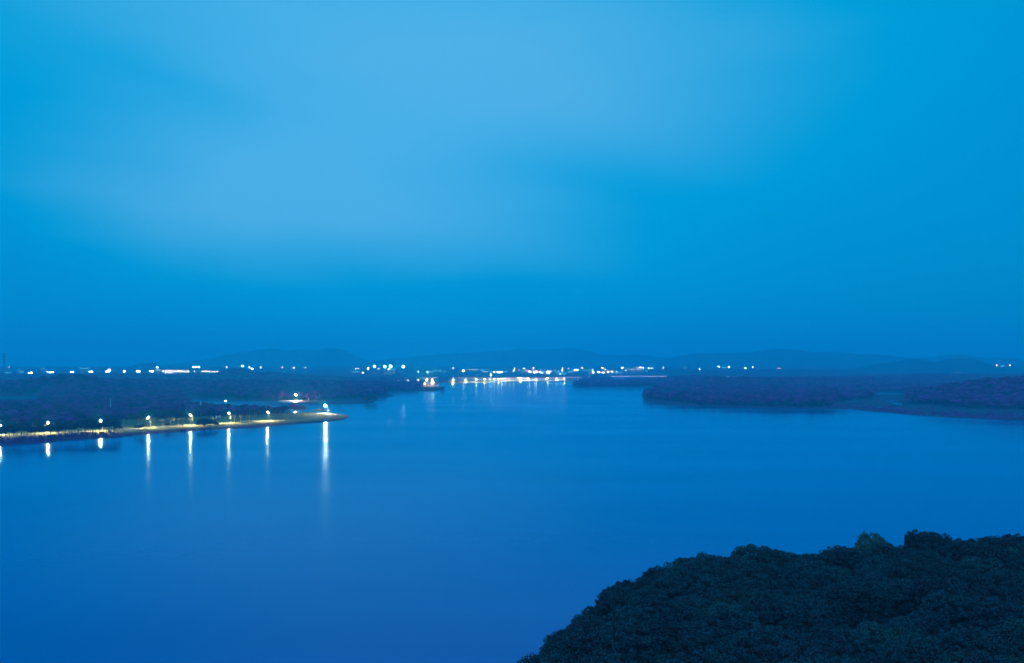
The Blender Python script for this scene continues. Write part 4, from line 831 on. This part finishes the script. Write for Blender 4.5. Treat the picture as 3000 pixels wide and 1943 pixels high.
FL = [(461, 1076.5, 3300, 2.4, 'flood', 'cyan floodlight left of the lit dormitory'), (567, 1075.3, 3300, 2.2, 'flood', 'left cyan floodlight of the three above the dormitory'), (573, 1075, 3300, 2.2, 'flood', 'middle cyan floodlight of the three above the dormitory'), (583, 1075.2, 3300, 2.4, 'flood', 'right cyan floodlight of the three above the dormitory'),
      (711, 1072.5, 2700, 3.0, 'farb', 'large white light beside the wooded mound'), (664, 1076, 3300, 1.8, 'far', 'small light left of the wooded mound'), (731, 1076, 3200, 1.9, 'far', 'pale light right of the wooded mound'), (740, 1080.5, 3000, 2.2, 'flood', 'cyan light low behind the mound trees'), (764, 1076, 3600, 1.9, 'far', 'first lone light right of the mound'),
      (828, 1076.5, 3600, 1.8, 'far', 'second lone light right of the mound'), (861, 1077, 3600, 1.9, 'far', 'third lone light right of the mound'), (894, 1077.3, 3600, 1.9, 'far', 'fourth lone light right of the mound'),
      (1042, 1080, 3700, 1.2, 'far', 'small light left of the four floodlights'), (1050, 1079.7, 3700, 1.5, 'far', 'second small light left of the four floodlights'), (1079, 1080, 3400, 3.4, 'far', 'round light just left of the four floodlights'), (1063, 1092, 3400, 2.0, 'far', 'white light low beneath the floodlights'),
      (1097, 1073.5, 3400, 5.2, 'flood', 'leftmost of the four brilliant floodlights on the skyline'), (1128, 1074.3, 3400, 4.4, 'flood', 'second of the four brilliant floodlights on the skyline'), (1144.5, 1073.5, 3400, 5.0, 'flood', 'third of the four brilliant floodlights on the skyline'), (1181.5, 1074.6, 3400, 5.0, 'flood', 'rightmost of the four brilliant floodlights on the skyline'),
      (1110, 1081, 3500, 1.6, 'far', 'small light between the first two floodlights'), (1139, 1081.3, 3500, 2.0, 'far', 'small light below the third floodlight'), (1226, 1090, 3500, 1.6, 'farc', 'cyan light left of the lit blocks'), (1253, 1090, 3500, 1.5, 'farc', 'second cyan light left of the lit blocks'), (1263, 1090.2, 3500, 1.2, 'farc', 'third cyan light left of the lit blocks'),
      (1328.5, 1078.6, 3800, 1.8, 'far', 'white light high above the quay'), (1357.5, 1086.3, 3400, 3.4, 'far', 'large rosy white light above the highway'), (1438.5, 1099, 3200, 2.6, 'flood', 'cyan white light just above the highway merge'),
      (1447, 1089.5, 3600, 2.4, 'far', 'light left of the bright city pair'), (1457.5, 1089.7, 3600, 2.8, 'far', 'left light of the bright city pair'), (1468.5, 1089.4, 3600, 2.8, 'far', 'right light of the bright city pair'), (1463, 1093, 3600, 1.7, 'farc', 'cyan light under the bright city pair'),
      (1507.5, 1079.5, 4000, 1.8, 'far', 'first of three lights high over the city'), (1535.5, 1079, 4000, 2.0, 'far', 'second of three lights high over the city'), (1563.5, 1078.4, 4000, 1.9, 'far', 'third of three lights high over the city'), (1504.5, 1086.6, 3800, 2.2, 'far', 'light below the first high city light'), (1489.5, 1088.3, 3800, 1.3, 'far', 'small white light left of the rose hall'),
      (1552, 1089.5, 3500, 3.4, 'far', 'light at the left foot of the rose hall'), (1566, 1091, 3500, 3.6, 'far', 'light at the middle foot of the rose hall'), (1572, 1089, 3500, 3.4, 'far', 'light at the right foot of the rose hall'), (1582.5, 1090.8, 3500, 2.0, 'far', 'small light right of the rose hall foot'),
      (1588.5, 1092.8, 3500, 1.5, 'farc', 'cyan light under the rose hall'), (1605, 1089, 3500, 3.2, 'far', 'large light between rose hall and lit slope'), (1609, 1093.4, 3500, 1.8, 'far', 'small light below the large city light'), (1601, 1093, 3500, 1.3, 'farc', 'small cyan light below the large city light'),
      (1614, 1087.5, 3700, 1.2, 'far', 'first light of the climbing chain'), (1621, 1086, 3700, 1.4, 'far', 'second light of the climbing chain'), (1626, 1084.8, 3700, 1.6, 'far', 'last light of the climbing chain'), (1634, 1087.2, 3700, 1.4, 'farc', 'cyan light right of the climbing chain'),
      (1648.3, 1077.6, 4000, 1.8, 'far', 'upper of two stacked lights'), (1648, 1085.8, 3700, 2.8, 'far', 'lower of two stacked lights'), (1665.5, 1080.4, 3900, 1.3, 'far', 'reddish small light right of the stacked pair'), (1641.5, 1096, 3300, 1.3, 'farc', 'cyan light above the end of the quay'),
      (1685, 1084.2, 3700, 2.4, 'flood', 'left of two white lights before the small hill'), (1691.5, 1084.8, 3700, 2.4, 'flood', 'right of two white lights before the small hill'), (1705.5, 1077.6, 4000, 1.7, 'far', 'lone light over the small hill'),
      (1736, 1083, 3700, 1.7, 'farc', 'cyan white light right of the small hill'), (1738.2, 1091.2, 3500, 2.3, 'far', 'light at the right foot of the small hill'), (1765, 1077.8, 3900, 2.9, 'far', 'rosy light high over the bright works'), (1773, 1082.8, 3800, 1.7, 'far', 'small light over the bright works'),
      (1753, 1090, 3500, 2.8, 'farb', 'light at the left end of the bright works'), (1767.5, 1091, 3500, 2.4, 'farb', 'light in the middle of the bright works'), (1781, 1089.6, 3500, 2.8, 'far', 'light at the right of the bright works'), (1793, 1089.7, 3500, 1.6, 'far', 'small light right of the bright works'), (1806.5, 1089.3, 3500, 1.3, 'farc', 'cyan light between bright works and right blocks'),
      (1823.5, 1077, 3800, 3.2, 'flood', 'strong cyan white light left of the right blocks'), (1834, 1086.5, 3600, 1.3, 'far', 'tiny rosy light left of the right blocks'), (1876.5, 1076.6, 3800, 2.3, 'far', 'light over the right blocks'), (1885, 1078.2, 3800, 1.9, 'flood', 'light just right of the right blocks'),
      (1901.5, 1078.5, 3800, 1.7, 'flood', 'first of three lights before the dark copse'), (1907.8, 1078.2, 3800, 1.4, 'far', 'second of three lights before the dark copse'), (1913, 1078.8, 3800, 1.1, 'farc', 'third of three lights before the dark copse'), (1943.5, 1076.8, 3000, 1.0, 'far', 'tiny light within the dark copse'),
      (2049, 1081.5, 3300, 1.6, 'far', 'small light by the right pylon'), (2106, 1074, 3700, 2.4, 'flood', 'left cyan light of the pair beyond the right woods'), (2136.5, 1075.3, 3700, 2.8, 'flood', 'right cyan light of the pair beyond the right woods'), (2183.8, 1078.3, 3700, 2.6, 'flood', 'white light right of the cyan pair'), (2205, 1075.5, 3700, 1.9, 'far', 'small white light further right of the cyan pair'),
      (2880, 1079.5, 3900, 0, 'far', ''), (2901, 1070.6, 4700, 1.4, 'far', 'leftmost of four lights at the far right'), (2920.5, 1070.5, 4700, 2.6, 'far', 'second of four lights at the far right'), (2939.7, 1070.5, 4700, 1.5, 'far', 'third of four lights at the far right'), (2959, 1070.5, 4700, 2.6, 'far', 'rightmost of four lights at the far right'), (2934.5, 1074.5, 4600, 1.3, 'farc', 'cyan dot below the four far right lights'),
      (319, 1082.5, 2800, 1.4, 'far', 'white light over the far left road'), (323.5, 1084.5, 2800, 1.9, 'farr', 'red light over the far left road'), (26, 1075, 2900, .7, 'far', 'tiny light right of the left pylon'), (10.5, 1085, 2900, .8, 'far', 'tiny light below the left pylon'), (138, 1090, 2750, 1.0, 'far', 'small light left of a far road lamp pair'),
      (1167, 1115, 2300, .8, 'far', 'small warm light before the low point wood'), (1023, 1117.6, 2100, .7, 'far', 'tiny lone light over the broad wood'), (1118, 1132.7, 1750, .8, 'lamp', 'warm light at the right end of the broad wood'), (1118, 1149, 1500, .35, 'farc', 'tiny cyan light on the shore below the warm one'),
      (661, 1175, 1000, .75, 'farb', 'white lamp rising above the wood before the inlet'), (745, 1139, 1450, .55, 'far', 'highest light in the broad wood'), (718.5, 1144.6, 1450, .45, 'far', 'warm light left in the broad wood'), (905, 1169, 1230, .3, 'far', 'small light right of the bright lamp across the inlet')]
for px, py, D, r, k, lb in FL:
    if r <= 0: continue
    far_lamp('floodlight' if k in ('flood', 'farb') else 'street_lamp', px, py, D, r*.72, G[k], lb, 'light mast' if k in ('flood', 'farb') else 'street lamp', 'lights across the far shore')

# ------------------------------------------------------------------ far buildings with lit windows
def building(px0, px1, py0, D, floors, ncol, wm, m, label, lit=.8, depth=14, py1=None, wh=.55, roofm=None):
    x0, x1 = U(px0, D), U(px1, D); zt = ZP(py0, D); zb = tz((x0+x1)/2, D)-.5
    if py1: zb = min(zb, ZP(py1, D))
    if zt-zb < 4: zb = zt-4
    w = x1-x0; t = thing('city_building', (x0, D, zb), label, 'building', 'lit buildings across the far shore'); hh = zt-zb
    p = MB(); p.box(0, 0, 0, w, depth, hh); obj('wall', p.mesh('wall', [m]), t)
    p = MB(); p.box(-.5, -.5, hh+.003, w+.5, depth+.5, hh+.7); p.box(w*.3, depth*.3, hh+.7, w*.5, depth*.6, hh+2.6); obj('roof', p.mesh('roof', [M['roof']]), t)
    vis = ((py1 or py0+14)-py0)*D/F; fh = vis/floors; rr = random.Random(int(px0*7))
    for f in range(floors):
        for c in range(ncol):
            if rr.random() > lit: continue
            cw = w/ncol; a = c*cw+cw*.18; z = hh-(f+1)*fh+fh*.2
            if z < .2: continue
            p = MB(); p.box(a, -.12, z, a+cw*.64, -.003, z+fh*wh); obj('window', p.mesh('window', [wm]), t)
    return t
wl, pk = M['wall'], M['wallpink']
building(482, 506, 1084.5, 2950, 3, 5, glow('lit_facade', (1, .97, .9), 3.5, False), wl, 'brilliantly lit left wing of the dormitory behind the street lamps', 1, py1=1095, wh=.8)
building(507, 516, 1083.5, 2950, 4, 3, G['win'], wl, 'narrow lit stair block between the dormitory wings', .8, py1=1098)
building(517, 555, 1083, 2950, 5, 11, G['win'], wl, 'long dormitory wing with rows of lit windows', .85, py1=1100)
building(480, 536, 1100.3, 2750, 1, 12, G['wallglow'], wl, 'low wall glowing red beneath the dormitory', .75, depth=4, py1=1103, wh=.7)  # glowing panels, not windows: red light on the wall put in as emission
building(588, 618, 1091, 2900, 2, 9, G['winc'], wl, 'low lit block right of the dormitory', .8, py1=1096)
building(120, 134, 1078.5, 3600, 2, 7, G['winc'], wl, 'faint cyan lit block left of the far road lamps', .7, py1=1082)
building(232, 262, 1077.5, 3600, 2, 12, G['winc'], wl, 'wide cyan lit block on the far left rise', .6, py1=1081)
building(54, 70, 1086, 3300, 2, 7, G['winc'], wl, 'small cyan lit block by the leftmost road lamps', .6, py1=1092)
building(16, 32, 1090.5, 3000, 2, 7, G['winc'], wl, 'cyan lit block at the left edge', .7, py1=1098)
building(455, 476, 1081, 3100, 2, 6, G['win'], wl, 'small lit block under the lone cyan floodlight', .6, py1=1087)
building(1124, 1156, 1079, 3500, 2, 10, G['winc'], wl, 'long cyan lit shed below the floodlights', .8, py1=1083)
building(1030, 1052, 1087, 3600, 2, 8, G['winc'], wl, 'faint cyan lit shed left of the floodlights', .6, py1=1090.5)
building(1187, 1194, 1110, 2500, 1, 3, G['win'], wl, 'small lit hut at the left end of the highway bridge', 1, py1=1113.5)
building(1268, 1292, 1083, 3700, 3, 9, G['winc'], wl, 'cyan lit block left of the lone white light', .55, py1=1090)
building(1371, 1400, 1081.5, 3800, 1, 12, G['win'], wl, 'long hall with a bright strip of windows', .9, py1=1084.5)
building(1385, 1397, 1086, 3700, 3, 4, G['winc'], wl, 'faint cyan tower under the long hall', .5, py1=1094)
building(1415, 1430, 1087, 3600, 1, 6, G['win'], wl, 'low block with dazzling cyan white windows', 1, py1=1090.5)
building(1421, 1439, 1081.5, 3900, 1, 7, G['winc'], wl, 'thin lit roofline above the dazzling block', .8, py1=1083.8)
building(1433, 1440, 1086.5, 3650, 2, 3, G['winc'], wl, 'little lit block right of the dazzling one', .8, py1=1091)
building(1499, 1511, 1083, 3900, 3, 4, G['winc'], wl, 'slim lit block in the middle of the city', .6, py1=1090)
building(1518, 1522, 1081.5, 3900, 3, 2, G['win'], wl, 'slender lit tower in the middle of the city', .9, py1=1087.5)
building(1534, 1583, 1083, 3650, 3, 16, G['winp'], pk, 'wide rose lit hall in the city', .75, py1=1090)
building(1583, 1589, 1081, 3600, 3, 3, G['winc'], wl, 'cyan lit tower at the right end of the rose hall', .8, py1=1088)
building(1588, 1603, 1087, 3550, 1, 6, G['winp'], pk, 'low rose lit annex right of the rose hall', .9, py1=1090)
building(1593, 1612, 1079, 4200, 3, 7, G['winc'], wl, 'faint cyan estate behind the rose annex', .35, py1=1086)
building(1632, 1657, 1090, 3500, 3, 9, G['winc'], wl, 'faint cyan terraced blocks above the quay end', .45, py1=1098)
building(1703, 1736, 1081, 4000, 2, 10, G['winc'], wl, 'faint cyan blocks behind the small hill', .35, py1=1086)
building(1752, 1769, 1088.5, 3550, 2, 7, G['win'], wl, 'brightest block of the works right of the small hill', 1, py1=1094)
building(1767, 1785, 1086, 3600, 2, 7, G['win'], wl, 'lit middle block of the works', .7, py1=1090.5)
building(1785, 1799, 1084.5, 3650, 2, 6, G['win'], wl, 'lit right block of the works', .9, py1=1088.5)
building(1831, 1841, 1077.5, 3900, 2, 5, G['winc'], wl, 'small cyan lit block with two bright floors', .9, py1=1083.5)
building(1845, 1860, 1079.5, 3750, 3, 6, G['win'], wl, 'left lit block of the right hand estate', .55, py1=1085.5)
building(1861, 1874, 1075, 3800, 4, 5, G['win'], wl, 'middle lit block of the right hand estate', .55, py1=1085)
building(1875, 1886, 1081, 3700, 2, 4, G['win'], wl, 'right lit block of the right hand estate', .5, py1=1085)
building(2114, 2132, 1075.5, 3900, 1, 6, G['winc'], wl, 'small lit shed between the cyan pair', .7, py1=1078.5)
building(2277, 2288, 1077.3, 3700, 1, 2, G['winp'], pk, 'rose lit kiosk on the right skyline', 1, py1=1081)
building(2000, 2012, 1074.5, 4200, 2, 5, G['winc'], wl, 'faint lit block behind the pylons', .5, py1=1078.5)
building(2800, 2817, 1089, 3300, 3, 4, G['winc'], wl, 'pale tall building before the right hand hills', 0, py1=1100)
building(2913, 2925, 1074, 4600, 1, 5, G['winc'], wl, 'faint cyan lit shed below the four far right lights', .9, py1=1077)
building(2515, 2537, 1092, 3500, 1, 5, G['winc'], wl, 'pale long roof before the right hand hills', 0, py1=1094)
building(711, 722, 1143, 1480, 3, 4, G['win'], wl, 'half hidden house with lit windows in the broad wood', .35, depth=10, py1=1164)
building(732, 742, 1151, 1430, 1, 3, G['win'], wl, 'small house with a lit window right of the half hidden one', .7, depth=8, py1=1158)

rr = random.Random(4); small = [1276, 1300, 1345, 1407, 1452, 1476, 1484, 1496, 1527, 1619, 1624, 1664, 1676, 1712, 1723, 1741, 1801, 1812, 1820, 1892]
for k, px in enumerate(small):
    w_ = rr.uniform(6, 12); y_ = rr.uniform(1082, 1089); building(px, px+w_, y_, rr.uniform(3500, 3900), rr.choice([2, 3]), max(2, int(w_/2)), G['winc'], wl, f'{ORD[k]} from the left of the small faint cyan houses between the larger city blocks', .55, py1=y_+rr.uniform(4, 7))
# ------------------------------------------------------------------ pylons
def pylon(px, py, D, wb, label):
    x = U(px, D); zt = ZP(py, D); z0 = tz(x, D); hh = zt-z0; t = thing('pylon', (x, D, z0), label, 'pylon', 'power pylons on the skyline'); p = MB(); n = 9; r = .22+D*.00005
    def hw(k): f = k/n; return wb*(1-f)**1.3+.6
    for k in range(n):
        a, b_ = hw(k), hw(k+1); za, zb = hh*k/n, hh*(k+1)/n
        for sx in (-1, 1):
            for sy in (-1, 1): p.tube([(sx*a, sy*a, za), (sx*b_, sy*b_, zb)], r, 4)
        for s_ in (-1, 1):
            p.tube([(-a, s_*a, za), (b_, s_*b_, zb)], r*.6, 3); p.tube([(a, s_*a, za), (-b_, s_*b_, zb)], r*.6, 3)
    obj('lattice', p.mesh('lattice', [M['darkm']]), t)
    for f, w in ((.95, .13), (.84, .17), (.73, .15)):
        q = MB(); q.tube([(-hh*w, 0, hh*f), (0, 0, hh*f+1.2), (hh*w, 0, hh*f)], r, 4); q.tube([(-hh*w, 0, hh*f), (hh*w, 0, hh*f)], r*.8, 4); obj('crossarm', q.mesh('crossarm', [M['darkm']]), t)
pylon(12, 1034, 2700, 4.5, 'tall lattice pylon at the left edge of the skyline')
pylon(2014.5, 1064, 3500, 3, 'fainter left pylon of the pair above the highway')
pylon(2043, 1060.5, 3400, 3.2, 'darker right pylon of the pair above the highway')
p = MB(); D = 3400; x = U(505.5, D); z0 = tz(x, D); hh = ZP(1070, D)-z0; p.tube([(0, 0, 0), (0, 0, hh*.5), (0, 0, hh)], [1.8, 1.4, 1.0], 10)
tag(obj('chimney_stack', p.mesh('chimney_stack', [M['concrete']], True), None, (x, D, z0)), 'thin dark chimney stack behind the lit dormitory', 'chimney')

# ------------------------------------------------------------------ the air
hz = bpy.data.materials.new('haze'); hz.use_nodes = True; t = hz.node_tree; t.nodes.clear()
pv = t.nodes.new('ShaderNodeVolumePrincipled'); pv.inputs['Color'].default_value = (.03, .775, 1.0, 1); pv.inputs['Density'].default_value = 2.85e-4; pv.inputs['Anisotropy'].default_value = .25
ot = t.nodes.new('ShaderNodeOutputMaterial'); t.links.new(pv.outputs[0], ot.inputs['Volume'])
hb = MB(); hb.box(-12000, -12000, -5, 12000, 12000, 230)
tag(obj('haze', hb.mesh('haze', [hz])), 'thin blue evening haze over the whole lake', 'haze', None, 'stuff')
